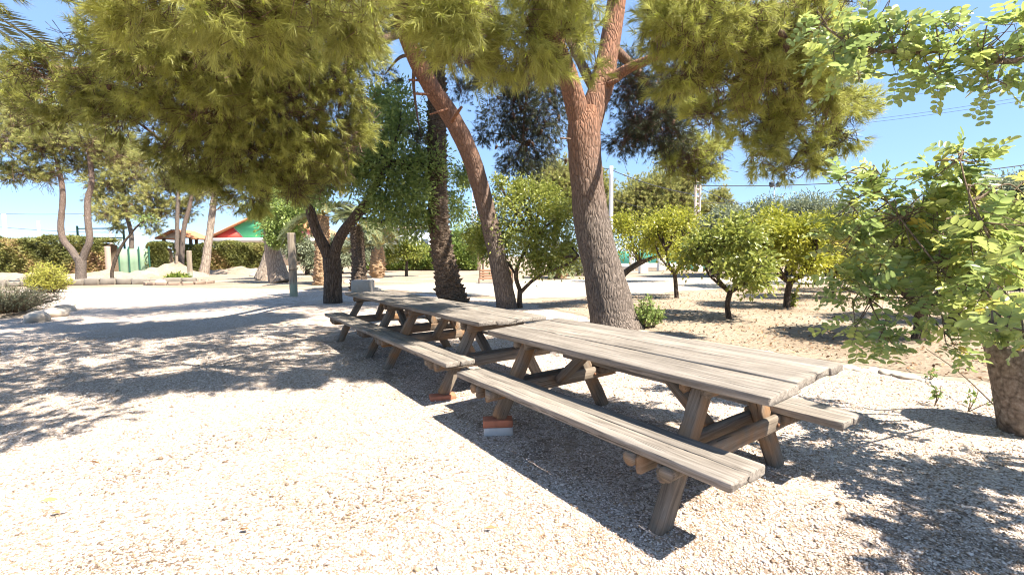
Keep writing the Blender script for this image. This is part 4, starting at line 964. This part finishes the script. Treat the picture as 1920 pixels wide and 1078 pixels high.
# low stone kerb wall at the left and the round planting ring
acc = Acc(); w0 = G(-10, 538); w1 = G(345, 531); L = np.linalg.norm(w1-w0); u = (w1-w0)/L; x = 0
while x < L:
    s = rng.uniform(.45, .95); h = rng.uniform(.28, .40); V, F = rough_plank(s-.03, .35, h, int(x*10)+1, .05, .03, 3)
    V = V+A(0, 0, h/2-.02); a = math.atan2(u[1], u[0]); V = V@A([math.cos(a), math.sin(a), 0], [-math.sin(a), math.cos(a), 0], [0, 0, 1])+w0+u*(x+s/2); acc.add(V, F, rng.uniform()); x += s
o = acc.build('stone_wall', plain('wall_stone', (.20, .175, .145), .9, .35, 2.5), None, False, (w0+w1)/2); tag(o, 'low kerb wall of rough stones running behind the forked pine', 'stone wall')
acc = Acc(); g = G(330, 533)
for i in range(16):
    a = i*2*PI/16; V, F = rough_plank(.5, .2, .2, 90+i, .03, .03, 3); V = V@A([math.cos(a+PI/2), math.sin(a+PI/2), 0], [-math.sin(a+PI/2), math.cos(a+PI/2), 0], [0, 0, 1])+g+A(math.cos(a)*1.5, math.sin(a)*1.3+.3, .07); acc.add(V, F, .4)
tag(acc.build('planter_ring', plain('ring_stone', (.27, .20, .155), .9, .3, 3), None, False, g), 'ring of reddish stones round the low green plant', 'planter ring')

# ================================================================== BUILDINGS
TILE = plain('roof_tile', (.50, .22, .11), .85, .35, 3)
RED = plain('red_paint', (.62, .075, .055), .7, .12, 3); GRN = plain('green_paint', (.10, .48, .24), .7, .1, 3); PINK = plain('pink_paint', (.56, .20, .22), .7, .1, 3)
WHITE = plain('white_render', (.74, .70, .63), .85, .1, 2); CREAM = plain('cream_render', (.6, .5, .4), .85, .12, 2)
WOODD = plain('dark_timber', (.12, .08, .055), .8, .25, 6)
def prism(poly, dep, y):    # polygon in x,z extruded from y to y+dep
    n = len(poly); V = np.array([(a, y, b_) for a, b_ in poly]+[(a, y+dep, b_) for a, b_ in poly], float)
    F = [np.array([list(range(n))]), np.array([list(range(n, 2*n))[::-1]]), np.array([[i, n+i, n+(i+1) % n, (i+1) % n] for i in range(n)])]
    return V, F
def tiled_slope(acc, x0, z0, x1, z1, y0, y1, th=.12, row=.28):
    "a roof slope of rounded tile rows, ridge line running along y"
    n = int((y1-y0)/row); L = math.hypot(x1-x0, z1-z0); nx, nz = -(z1-z0)/L, (x1-x0)/L
    if nz < 0: nx, nz = -nx, -nz
    V, F = prism([(x0, z0), (x1, z1), (x1+nx*th, z1+nz*th), (x0+nx*th, z0+nz*th)], y1-y0, y0); acc.add(V, F, .3)
    for i in range(n):
        y = y0+row*(i+.5); V, F, t = tube([(x0+nx*th, y, z0+nz*th), (x1+nx*th, y, z1+nz*th)], [.09, .09], 8, 12); acc.add(V, F, rng.uniform())
D = 56; bc = P(500, 480, D); bc[2] = 0; sx = D/FPX
hz = lambda py: P(500, py, D)[2]
house = thing('house', 'low house with a tiled gable painted in red, green and pink triangles', 'house', bc)
xl, xr, xa = (398-500)*sx, (606-500)*sx, (506-500)*sx; ze, za = hz(446), hz(396)
V, F = box((( xl+xr)/2, 4.2, ze/2-.15), (xr-xl-.6, 8, ze-.3)); o = mesh_np('wall', V, F, CREAM, None); o.parent = house
zm = lambda x: ze+(za-ze)*((x-xl)/(xa-xl) if x < xa else (xr-x)/(xr-xa))
def panel(name, poly, mat, y=-.05, dep=.25):
    V, F = prism(poly, dep, y); o = mesh_np(name, V, F, mat, None); o.parent = house; return o
xt, xb = (440-500)*sx, (458-500)*sx; xt2, xb2 = (549-500)*sx, (538-500)*sx
panel('gable_panel', [(xl+.2, ze), (xb-.12, ze), (xt-.1, zm(xt-.1))], RED)['label'] = 'red triangle of the gable'
panel('gable_panel', [(xb+.12, ze), (xb2-.1, ze), (xt2-.1, zm(xt2-.1)), (xa, za), (xt+.12, zm(xt+.12))], GRN)['label'] = 'green middle of the gable'
panel('gable_panel', [(xb2+.1, ze), (xr-.2, ze), (xt2+.1, zm(xt2+.1))], PINK)['label'] = 'pink triangle of the gable'
panel('gable_wall', [(xl+.1, ze), (xr-.1, ze), (xa, za-.02)], WHITE, .1, .3)
V, F = box(((xl+xr)/2, -.35, ze-.28), (xr-xl+.5, 1.1, .5)); o = mesh_np('eave_band', V, F, WHITE, None); o.parent = house
acc = Acc(); tiled_slope(acc, xl-.5, ze-.18, xa, za+.04, -.5, 9); tiled_slope(acc, xr+.5, ze-.18, xa, za+.04, -.5, 9)
o = acc.build('roof', TILE, None, False); o.parent = house
D2 = 45; hc = P(333, 480, D2); hc[2] = 0; s2 = D2/FPX
hut = thing('hut', 'small open hut with a tiled gable roof above the dark hedge', 'hut', hc)
z0, z1 = P(333, 447, D2)[2], P(333, 434, D2)[2]
acc = Acc(); tiled_slope(acc, -32*s2, z0-.1, 0, z1, -.6, 2.6); tiled_slope(acc, 36*s2, z0-.15, 0, z1, -.6, 2.6); o = acc.build('roof', TILE, None); o.parent = hut
V, F = prism([(-26*s2, z0), (28*s2, z0), (0, z1-.08)], .2, -.3); o = mesh_np('gable_wall', V, F, CREAM, None); o.parent = hut
for x in (-24*s2, 26*s2, 8*s2):
    for y in (0, 2.2):
        V, F = rough_plank(z0, .22, .22, 3); V = V@A([0, 0, 1], [1, 0, 0], [0, 1, 0])+A(x, y, z0/2); o = mesh_np('post', V, F, WOODD, None); o.parent = hut
V, F = box((.6, 2.9, .75), (4.2, .25, 1.5)); o = mesh_np('low_wall', V, F, WHITE, None); o.parent = hut
# far pale house beyond the citrus row
D3 = 75; b3 = P(780, 480, D3); b3[2] = 0
hs = thing('house', 'pale grey house seen in the gap left of the leaning palm', 'house', b3)
zz = P(780, 428, D3)[2]
V, F = box((0, 3, zz/2), (9, 6, zz)); o = mesh_np('wall', V, F, plain('pale_blue_render', (.5, .55, .62), .85, .1, 2), None); o.parent = hs
V, F = box((0, 3, zz+.15), (9.6, 6.6, .3)); o = mesh_np('roof', V, F, CREAM, None); o.parent = hs
for x in (-2.5, 1.5):
    V, F = box((x, -.03, zz*.62), (1.2, .1, 1.1)); o = mesh_np('window', V, F, plain('window_glass', (.06, .08, .1), .2), None); o.parent = hs

# ================================================================== FENCES, POSTS, POLES, CABLES
NET = plain('green_netting', (.24, .34, .22), .8, .12, 4); STEELG = plain('green_steel', (.03, .10, .07), .5); GALV = plain('galvanised_steel', (.55, .56, .57), .5, .08, 3, metal=.2)
CONC = plain('concrete', (.52, .49, .45), .9, .15, 2)
def post_V(base, h, w_, seed=1):
    V, F = rough_plank(h, w_, w_, seed, .01, .004, 4); return V@A([0, 0, 1], [1, 0, 0], [0, 1, 0])+np.asarray(base)+A(0, 0, h/2), F
def screen(name, label, p0, p1, h, n, mat, postmat, cat='fence', z=0., ph=None, pw=.08):
    p0, p1 = A(p0[0], p0[1], 0), A(p1[0], p1[1], 0); root = thing(name, label, cat, (p0+p1)/2)
    if mat is not None:
        k = 40; xs = np.linspace(0, 1, k); V = []; u = unit(p1-p0); v = A(-u[1], u[0], 0)
        for dd in (0, .02):
            for z_ in (.05+z, h*.5+z, h+z):
                V.append(p0+(p1-p0)*xs[:, None]+v*(.008*np.sin(xs*31+z_)[:, None]+dd+.05)+A(0, 0, z_))
        V = np.concatenate(V); i = np.arange(k-1)
        F = np.concatenate([np.stack([a*k+i, a*k+i+1, b_*k+i+1, b_*k+i], -1) for a, b_ in ((0, 1), (1, 2), (4, 3), (5, 4), (2, 5))])
        mesh_np('netting', V, F, mat, root)
    for q in np.linspace(0, 1, n):
        V, F = post_V(p0+(p1-p0)*q, ph or h*1.08, pw); mesh_np('post', V, F, postmat, root)
    return root
screen('net_fence', 'pale green netting fence panel left of the dark hedge', P(224, 500, 36), P(281, 500, 36), 2.15, 4, NET, STEELG)
# tall green ball-court frame
f0, f1 = P(150, 500, 42), P(236, 500, 42); ht = P(150, 424, 42)[2]; f0[2] = f1[2] = 0
cf = thing('court_frame', 'tall dark green frame of two posts and a crossbar rising above the hedge', 'frame', (f0+f1)/2)
for p_ in (f0, f1):
    V, F = post_V(p_, ht, .12); mesh_np('post', V, F, STEELG, cf)
for z_ in (ht-.25, ht-1.1):
    V, F, t = tube([f0+A(0, 0, z_), f1+A(0, 0, z_)], [.05, .05], 8, 6); mesh_np('crossbar', V, F, STEELG, cf)
for px, py in ((15, 402), (78, 415), (122, 424), (211, 434)):
    b = P(px, 500, 60); b[2] = 0; h = P(px, py, 60)[2]; V, F = post_V(b, h, .30 if px < 20 else .22)
    o = mesh_np('post', V, F, WHITE, None, None, False, b); tag(o, {15: 'tallest white post behind the left hedge, leftmost', 78: 'white post behind the hedge left of the forked pine', 122: 'white post behind the forked pine stems', 211: 'shortest white post near the green crossbar frame'}[px], 'post', 'white posts behind the hedge')
# green screen fence with white pillars across the road
e0, e1 = P(1150, 500, 42), P(1330, 500, 40)
screen('green_fence', 'green screened fence across the road behind the citrus trees', e0, e1, 1.7, 5, plain('green_screen', (.05, .22, .17), .8, .15, 3), CONC, pw=.12)
acc = Acc(); V, F = box(((e0+e1)/2*A(1, 1, 0)+A(0, -.2, .3)), (9.5, .25, .6)); o = mesh_np('low_wall', V, F, WHITE, None, None, False, (e0+e1)/2*A(1, 1, 0)); tag(o, 'low white wall at the foot of the green fence', 'wall')
for i, (px, d, wd_, h) in enumerate(((1206, 33, .55, .95), (1185, 39.5, .4, 2.2), (1240, 38.5, .6, 1.4), (1310, 36, .5, 1.5))):
    b = P(px, 500, d); b[2] = 0; root = thing('gate_pillar', ['short white pillar beside the road', 'tall thin white pillar behind the leaning citrus bough', 'broad white pillar at the green fence', 'white pillar at the right end of the green fence'][i], 'pillar', b, 0, 'white pillars across the road')
    V, F = post_V(b, h, wd_); mesh_np('shaft', V, F, WHITE, root); V, F = box(b+A(0, 0, h+.04), (wd_+.12, wd_+.12, .08)); mesh_np('cap', V, F, CONC, root)
# tag on the citrus trunk
V, F = box(G(1435, 539)+A(-.0, -.22, .85), (.16, .03, .5)); o = mesh_np('tag_board', V, F, WHITE, None, None, False, G(1435, 539)+A(0, -.22, .85)); tag(o, 'narrow white board hung on the dark citrus trunk at the back', 'board')
# wooden post in the yard, green at its foot
b = G(551, 556); hp = P(548, 437, b[1])[2]
m = Mat('mossy_post_wood'); o_ = m.obj(); sp = m.n('SeparateXYZ'); m.l(o_, sp.inputs[0])
cc = m.ramp(m.noise(m.mapping(o_, (30, 30, 1.5)), 1, 5), [(.3, (.16, .125, .09)), (.7, (.32, .27, .21))])
cc = m.mix((.26, .29, .22), cc, m.ramp(m.math('ADD', sp.outputs[2], m.math('MULTIPLY', m.noise(o_, 4), .4)), [(.55, 0.), (.75, 1.)]))
PW = m.finish(cc, .85)
po = thing('wooden_post', 'square wooden post with a green grey foot standing in the yard', 'post', b)
V, F = post_V(b-A(0, 0, .05), hp+.05, .2, 9); mesh_np('shaft', V, F, PW, po)
V, F, t = tube([b+A(-.1, -.11, .93), b+A(.1, -.11, .95), b+A(.16, .02, .94)], [.012]*3, 6); mesh_np('rope_tie', V, F, WOODD, po)
for i, (px, py, tp, w_) in enumerate(((357, 523, 470, .22), (333, 519, 480, .14), (205, 520, 462, .26))):
    b = G(px, py); h = P(px, tp, b[1])[2]; V, F = post_V(b, h, w_, 4+i)
    tag(mesh_np('post', V, F, PW if i < 2 else plain('pink_concrete', (.45, .33, .26), .9), None, None, False, b), ['dark timber post left of the grey pine trunk', 'thin dark post in front of the small hut wall', 'pinkish concrete post in the hedge right of the forked pine'][i], 'post')
# thin bare sapling arching to the right
g = G(212, 532); d = g[1]
tr_ = thing('sapling', 'thin dark sapling arching right, standing right of the forked pine', 'sapling', g)
V, F, t = tube([g, P(210, 510, d), P(217, 485, d), P(228, 462, d), P(240, 445, d), P(262, 420, d), P(285, 408, d)], [.10, .085, .08, .07, .055, .04, .02], 8, 40, .1); mesh_np('trunk', V, F, BARK_DARK, tr_, t, True)
acc = Acc(); pos, dr, ct = cluster_pts(P(275, 412, d), (.7, .5, .35), 160); V, F = leaves(pos, dr, .16, .07); acc.add(V, F, .4); acc.build('crown', F_LEAFY, tr_)

# overhead line
GREYP = plain('pole_grey', (.60, .59, .57), .8, .08, 2)
b = P(1145, 480, 40); b[2] = 0; h = P(1145, 314, 40)[2]
pole = thing('utility_pole', 'pale round utility pole just right of the big pine trunk', 'utility pole', b)
V, F, t = tube([b, b+A(0, 0, h*.5), b+A(0, 0, h)], [.21, .19, .16], 16, 12); mesh_np('shaft', V, F, GREYP, pole, t, True)
V, F = box(b+A(.15, 0, h-.25), (.5, .12, .1)); mesh_np('bracket', V, F, STEELG, pole)
d = 36; b = P(1306, 480, d); b[2] = 0; h = P(1306, 338, d)[2]
lat = thing('lattice_pole', 'pinkish concrete lattice pole with ladder holes above the citrus trees', 'utility pole', b)
PINKC = plain('pinkish_concrete', (.55, .46, .39), .85, .12, 3)
for sg in (-1, 1):
    V, F = rough_plank(h, .12, .2, 6); V = V@A([0, 0, 1], [1, 0, 0], [0, 1, 0])+A(sg*.17, 0, h/2)+b; mesh_np('rail', V, F, PINKC, lat)
acc = Acc()
for k in range(int(h/.55)):
    V, F = box(b+A(0, 0, .3+k*.55), (.235, .16, .16)); acc.add(V, F)
acc.build('rung', PINKC, lat)
V, F = box(b+A(.1, -.1, h-.3), (1.0, .1, .1)); mesh_np('crossarm', V, F, STEELG, lat)
d = 38; b = P(1448, 480, d); b[2] = 0; h = P(1448, 352, d)[2]
fl = thing('floodlight_pole', 'thin pole carrying two dark floodlights above the olives', 'floodlight', b)
V, F, t = tube([b, b+A(0, 0, h)], [.05, .04], 8, 6); mesh_np('shaft', V, F, GALV, fl)
V, F = box(b+A(0, 0, h), (.62, .06, .06)); fa = mesh_np('crossarm', V, F, GALV, fl); LAMPM = plain('black_lamp', (.03, .035, .05), .4)
for x in (-.27, .3):
    R = np.array(Matrix.Rotation(.5, 3, 'X') @ Matrix.Rotation(.3*(1 if x > 0 else -1), 3, 'Y')); V, F = box(b+A(x, -.1, h+.2), (.34, .22, .36), R); mesh_np('lamp', V, F, LAMPM, fl).parent = fa
d = 120; b = P(890, 480, d); b[2] = 0; h = P(890, 362, d)[2]
tw_ = thing('lattice_mast', 'distant steel lattice mast left of the leaning pine trunk', 'mast', b); acc = Acc()
cr4 = [A(sx_*1.0, sy_*1.0, 0) for sx_, sy_ in ((-1, -1), (1, -1), (1, 1), (-1, 1))]
nz = 12
lev = [[b+c*(1-.72*k/nz)+A(0, 0, h*k/nz) for c in cr4] for k in range(nz+1)]
for k in range(nz):
    for i in range(4):
        for q0, q1 in ((lev[k][i], lev[k+1][i]), (lev[k][i], lev[k+1][(i+1) % 4]), (lev[k][i], lev[k][(i+1) % 4])):
            V, F, t = tube([q0, q1], [.06, .06], 4, 2, cap=False); acc.add(V, F)
acc.build('lattice', GALV, tw_)
CABLE = plain('cable_black', (.05, .05, .06), .6)
def cable(label, pts, r, sag=.0, group='overhead cables'):
    a, e = np.asarray(pts[0]), np.asarray(pts[-1]); t = np.linspace(0, 1, 30)[:, None]
    c = a+(e-a)*t-A(0, 0, 1)*(4*sag*t*(1-t)); V, F, tt = tube(c, [r]*30, 5, 60)
    return tag(mesh_np('cable', V, F, CABLE, None, None, False, a), label, 'cable', group)
pt = P(1145, 318, 40); lp = P(1306, 348, 36)
cable('black cable from the pale pole down to the lattice pole', [pt, P(1306, 366, 36)], .035, .25)
cable('black cable from the pale pole passing behind the big pine trunk', [pt, P(1000, 280, 46)], .035, .2)
cable('thick black cable from the lattice pole rising slightly to the right edge', [lp, P(1990, 300, 30)], .035, .55)
cable('lower thin cable crossing the sky above the olives', [P(1306, 380, 36), P(1990, 352, 32)], .02, .4)
cable('cable falling from the lattice pole behind the silvery olives', [P(1306, 350, 36), P(1480, 405, 30)], .025, .3)
cable('thin wire high across the sky at the right, upper of the pair', [P(1500, 238, 50), P(2000, 168, 40)], .016, .3)
cable('thin wire high across the sky at the right, lower of the pair', [P(1500, 243, 50), P(2000, 175, 40)], .016, .3)
cable('single thin wire above the pair at the right, near the overhanging carob branch', [P(1500, 208, 50), P(2000, 125, 40)], .014, .3)
cable('slack telephone wire over the distant pine behind the citrus crowns', [P(1145, 372, 40), P(1306, 402, 36)], .018, .3)
for y0, y1, s_ in ((400, 398, 'upper thin wire running between the white posts behind the hedge'), (424, 436, 'lower thin wire running between the white posts behind the hedge')):
    cable(s_, [P(-20, y0, 60), P(215, y1, 60)], .025, .2)

# slatted bench and lamp post across the road
g = G(930, 532); bn = thing('garden_bench', 'low brown slatted bench in a dark frame beyond the far tables', 'bench', g)
BW_ = plain('bench_slats', (.28, .15, .09), .8, .25, 5)
acc = Acc()
for k in range(4):
    V, F = rough_plank(1.6, .10, .03, 70+k); V = V@A([1, 0, 0], [0, .2, 1], [0, 1, -.2])+g+A(0, .35+.02*k, .50+.13*k-.25); acc.add(V, F, k*.3)
acc.build('backrest', BW_, bn); acc = Acc()
for k in range(3):
    V, F = rough_plank(1.6, .12, .03, 80+k); acc.add(V+g+A(0, .0+.13*k-.1, .24), F, k*.3)
acc.build('seat', BW_, bn)
for x in (-.82, .82):
    V, F, t = tube([g+A(x, -.15, 0), g+A(x, -.15, .26), g+A(x, .3, .26), g+A(x, .42, .8)], [.03]*4, 6, 24); mesh_np('frame', V, F, WOODD, bn)
b = P(906, 520, 26); b[2] = 0; V, F, t = tube([b, b+A(0, 0, 1.4), b+A(0, 0, 3.2)], [.055, .05, .045], 10, 10)
tag(mesh_np('post', V, F, WOODD, None, None, True, b), 'slim dark post rising behind the slatted bench', 'post')

# ================================================================== POTTED CAROB AND OVERHANGING CAROB BRANCH
pb = G(1900, 832)+A(.36, .18, 0)
POT = bark_mat('mouldy_pot', (.22, .17, .13), (.11, .085, .065), (.36, .31, .25), vs=(11, 11, 9), bstr=.3, dist=.015)
pot = thing('planter', 'weathered dark brown round planter widening upward at the right edge', 'planter', pb)
prof = [(0, -.03), (.20, -.03), (.225, .1), (.26, .3), (.305, .52), (.325, .62), (.315, .645), (.285, .645), (.27, .60), (.0, .58)]
k = 48; th = np.arange(k)*2*PI/k; V = np.concatenate([np.column_stack([r*np.cos(th)*(1+.03*np.sin(2*th+z*4)+.012*np.sin(7*th)), r*np.sin(th)*(1+.03*np.sin(2*th+z*4)), np.full(k, z)+.012*np.sin(3*th)*(z > .5)]) for r, z in prof])
i = np.arange(len(prof)-1)[:, None]*k; j = np.arange(k)[None, :]; F = np.stack([i+j, i+(j+1) % k, i+k+(j+1) % k, i+k+j], -1).reshape(-1, 4)
o = mesh_np('tub', V, F, POT, None, None, True); o.parent = pot; o.rotation_euler = (0.0, .06, 0)
cb = thing('carob_bush', 'bushy carob with large paired leaflets growing out of the round planter', 'carob', pb+A(0, 0, .58))
lf = Acc(); wo = Acc(); rt0 = pb+A(0, 0, .55)
def carob_clusters(lf, wo, starts, cl, n0=34, ln=.215, pairs=5, ll=.070, lw=.037, r0=.0065):
    for c in cl:
        px, py, d, rp = c[:4]; q = c[4] if len(c) > 4 else 1
        ctr = P(px, py, d); r = rp*d/FPX; s = np.asarray(starts[np.argmin([np.linalg.norm(ctr-x) for x in starts])], float)
        nb = max(3, int(7*q*(r/.3)**1.3))
        for _ in range(nb):
            e = ctr+unit(rng.normal(size=3)+A(0, 0, .25))*r*rng.uniform(.55, 1.05); m = (s+ctr)/2+rng.normal(0, .05, 3)+A(0, 0, .06)
            V, F, t = tube([s, m, ctr+rng.normal(0, .3, 3)*r, e], [r0, r0*.7, r0*.5, r0*.18], 6, 18, .1); wo.add(V, F, .2)
            cc = spline([m, ctr, e], 16)[5:]; kk = max(4, int(n0*q*(r/.3)**1.2/nb*1.0))
            f = rng.integers(0, len(cc), kk); pos = cc[f]+rng.normal(0, .012, (kk, 3))
            ax = unit(e-ctr); dr = unit(ax*.55+unit(rng.normal(size=(kk, 3)))+A(0, 0, .05))
            pinnate(lf, wo, pos, dr, ln, pairs, ll, lw, np.full(kk, rng.uniform()))
stems = [[rt0, rt0+A(-.25, .05, .35), P(1780, 520, 3.3), P(1680, 400, 3.5), P(1640, 340, 3.6)], [rt0, rt0+A(-.3, .2, .3), P(1700, 560, 3.6), P(1630, 560, 3.7)], [rt0, rt0+A(.05, -.1, .4), P(1880, 480, 3.0), P(1820, 370, 3.1), P(1800, 300, 3.2)], [rt0, rt0+A(.1, .15, .4), P(1960, 480, 3.3), P(1980, 340, 3.4)], [rt0, rt0+A(-.1, -.2, .3), P(1860, 590, 2.6), P(1870, 620, 2.3)]]
st_all = []
for s_ in stems:
    V, F, t = tube(s_, [.018, .012, .008, .006, .004][:len(s_)], 8, 30, .06); wo.add(V, F, .3); st_all += list(spline(s_, 12)[3:])
carob_clusters(lf, wo, st_all, [(1590, 455, 3.7, 62), (1600, 530, 3.7, 55), (1580, 400, 3.7, 40, .7), (1650, 540, 3.6, 90), (1700, 440, 3.6, 85), (1780, 500, 3.4, 100), (1850, 440, 3.1, 95), (1890, 540, 2.8, 90), (1620, 600, 3.6, 42, .8), (1740, 400, 3.5, 60), (1900, 380, 3.2, 70), (1735, 570, 3.4, 62), (1840, 560, 3.1, 75), (1660, 375, 3.6, 44, .5), (1930, 620, 2.3, 60, .8), (1820, 375, 3.3, 40, .45), (1965, 460, 3.0, 70), (1960, 345, 3.3, 40, .4)])
carob_clusters(lf, wo, st_all, [(1645, 325, 3.6, 26, .5), (1590, 345, 3.6, 26, .4), (1800, 290, 3.4, 22, .35), (1760, 330, 3.4, 26, .4), (1655, 640, 3.4, 24, .4), (1780, 640, 3.3, 18, .25), (1830, 310, 3.3, 26, .4), (1880, 650, 2.6, 24, .4)], 40)
wo.build('stem', BARK_TWIG, cb, True); lf.build('foliage', F_CAROB, cb)

tb = A(5.3, 1.5, 0); ct_ = thing('carob_tree', 'carob tree whose leafy branch reaches across the sky at the upper right', 'carob', tb)
lf = Acc(); wo = Acc()
br = [tb+A(0, 0, 1.5), A(4.3, 1.7, 2.3), A(3.2, 2.1, 2.45), P(1920, 112, 2.55), P(1800, 96, 2.7), P(1680, 98, 2.85), P(1600, 85, 3.0), P(1540, 45, 3.1)]
V, F, t = tube(br, [.10, .06, .035, .017, .014, .012, .009, .004], 10, 70, .06); wo.add(V, F, .5)
V, F, t = tube([tb, tb+A(.05, 0, .7), tb+A(0, 0, 1.6), tb+A(-.2, .1, 2.4)], [.2, .17, .15, .1], 18, 40, .08); mesh_np('trunk', V, F, BARK_DARK, ct_, t, True)
sb = list(spline(br, 40)[16:])
carob_clusters(lf, wo, sb, [(1590, 70, 3.0, 48), (1640, 100, 2.9, 52), (1700, 110, 2.8, 52), (1760, 95, 2.75, 50), (1830, 100, 2.65, 52), (1890, 90, 2.6, 52), (1860, 150, 2.6, 30, .6), (1760, 150, 2.7, 26, .5), (1690, 55, 2.8, 30, .45), (1790, 50, 2.7, 28, .4), (1650, 50, 2.9, 30, .5), (1560, 110, 3.0, 34, .6), (1540, 40, 3.1, 38, .6), (1890, 45, 2.6, 22, .3), (1600, 150, 2.9, 28, .4), (1950, 110, 2.5, 60)], 25, .19, 5, .054, .033, .004)
s2_ = [tb+A(0, 0, 1.6), tb+A(-.2, .1, 2.4), A(4.6, 1.4, 2.5), A(4.0, 1.2, 2.45)]
for c, r in (((4.3, 1.6, 2.5), .40), ((3.8, 1.4, 2.5), .42), ((3.4, 1.75, 2.5), .32), ((4.3, .9, 2.6), .42), ((4.8, 1.3, 2.5), .4), ((3.4, 1.0, 2.6), .36), ((4.0, .5, 2.7), .4), ((3.3, .3, 2.5), .4), ((4.6, .3, 2.6), .45)):
    c = np.asarray(c, float)
    for _ in range(5):
        s = s2_[int(np.argmin([np.linalg.norm(c-x) for x in s2_]))]; e = c+unit(rng.normal(size=3))*r
        V, F, t = tube([s, (s+c)/2, c, e], [.025, .018, .012, .004], 6, 16, .1); wo.add(V, F, .3)
        kk = 16; cc = spline([c, e], 10); pos = cc[rng.integers(0, 10, kk)]; pinnate(lf, wo, pos, unit(rng.normal(size=(kk, 3))), .2, 5, .066, .042, np.full(kk, rng.uniform()))
wo.build('branch', BARK_TWIG, ct_, True); lf.build('foliage', F_CAROB, ct_)

# small things on the gravel near the planter
def sprig(label, px, py, h, seed):
    g = G(px, py); root = thing('seedling', label, 'seedling', g); g_ = np.random.default_rng(seed); wo = Acc(); lf = Acc()
    for i in range(3):
        e = g+A(g_.normal(0, .08), g_.normal(0, .06), h*g_.uniform(.6, 1)); V, F, t = tube([g, (g+e)/2+A(.02, 0, .02), e], [.004, .003, .0015], 5, 8); wo.add(V, F, .2)
        n = 8; pos = g+(e-g)*g_.uniform(.4, 1, (n, 1)); V, F = leaves(pos, unit(rng.normal(size=(n, 3))+A(0, 0, .2)), .05, .028); lf.add(V, F, np.repeat(rng.uniform(0, .6, n), 4))
    wo.build('stem', BARK_TWIG, root); lf.build('foliage', F_LEAFY, root)
sprig('tiny leafy sprig on the gravel edge nearest the sunlit table', 1742, 715, .12, 1)
sprig('brown green sprig in the carob shadow between the edging stones and the planter', 1752, 762, .2, 2)
sprig('sprig beside the foot of the planter', 1815, 772, .2, 3)
s0, s1_ = G(1735, 695), G(1895, 805)
V, F, t = tube([s0+A(0, 0, .25), (s0+s1_)/2+A(0, 0, .20), s1_+A(0, 0, .06)], [.004, .005, .006], 6, 24); tag(mesh_np('dry_stick', V, F, BARK_TWIG, None, t, False, s0), 'long thin dry stick slanting across the gravel to the planter', 'stick')
for i, (px, py) in enumerate(((95, 968), (500, 1000), (905, 998), (168, 870), (75, 945))):
    g = G(px*.9 if i == 1 else px, py if py < 1078 else 1070)
    V, F = leaves(g[None]+A(0, 0, .02), A([1, .3*i-.5, .1]), .075, .03, 2); tag(mesh_np('fallen_leaf', V, F, plain('dead_leaf', (.36, .2, .09), .8), None, None, False, g), ['curled brown leaf on the sunlit gravel at the lower left', 'brown leaf low down on the sunlit gravel, left of centre', 'brown leaf on the gravel below the brick', 'orange leaf on the sunlit gravel near the shadow edge at left', 'pale brown leaf at the left above the curled one'][i], 'leaf')
print('faces', sum(len(o.data.polygons) for o in bpy.data.objects if o.type == 'MESH'))
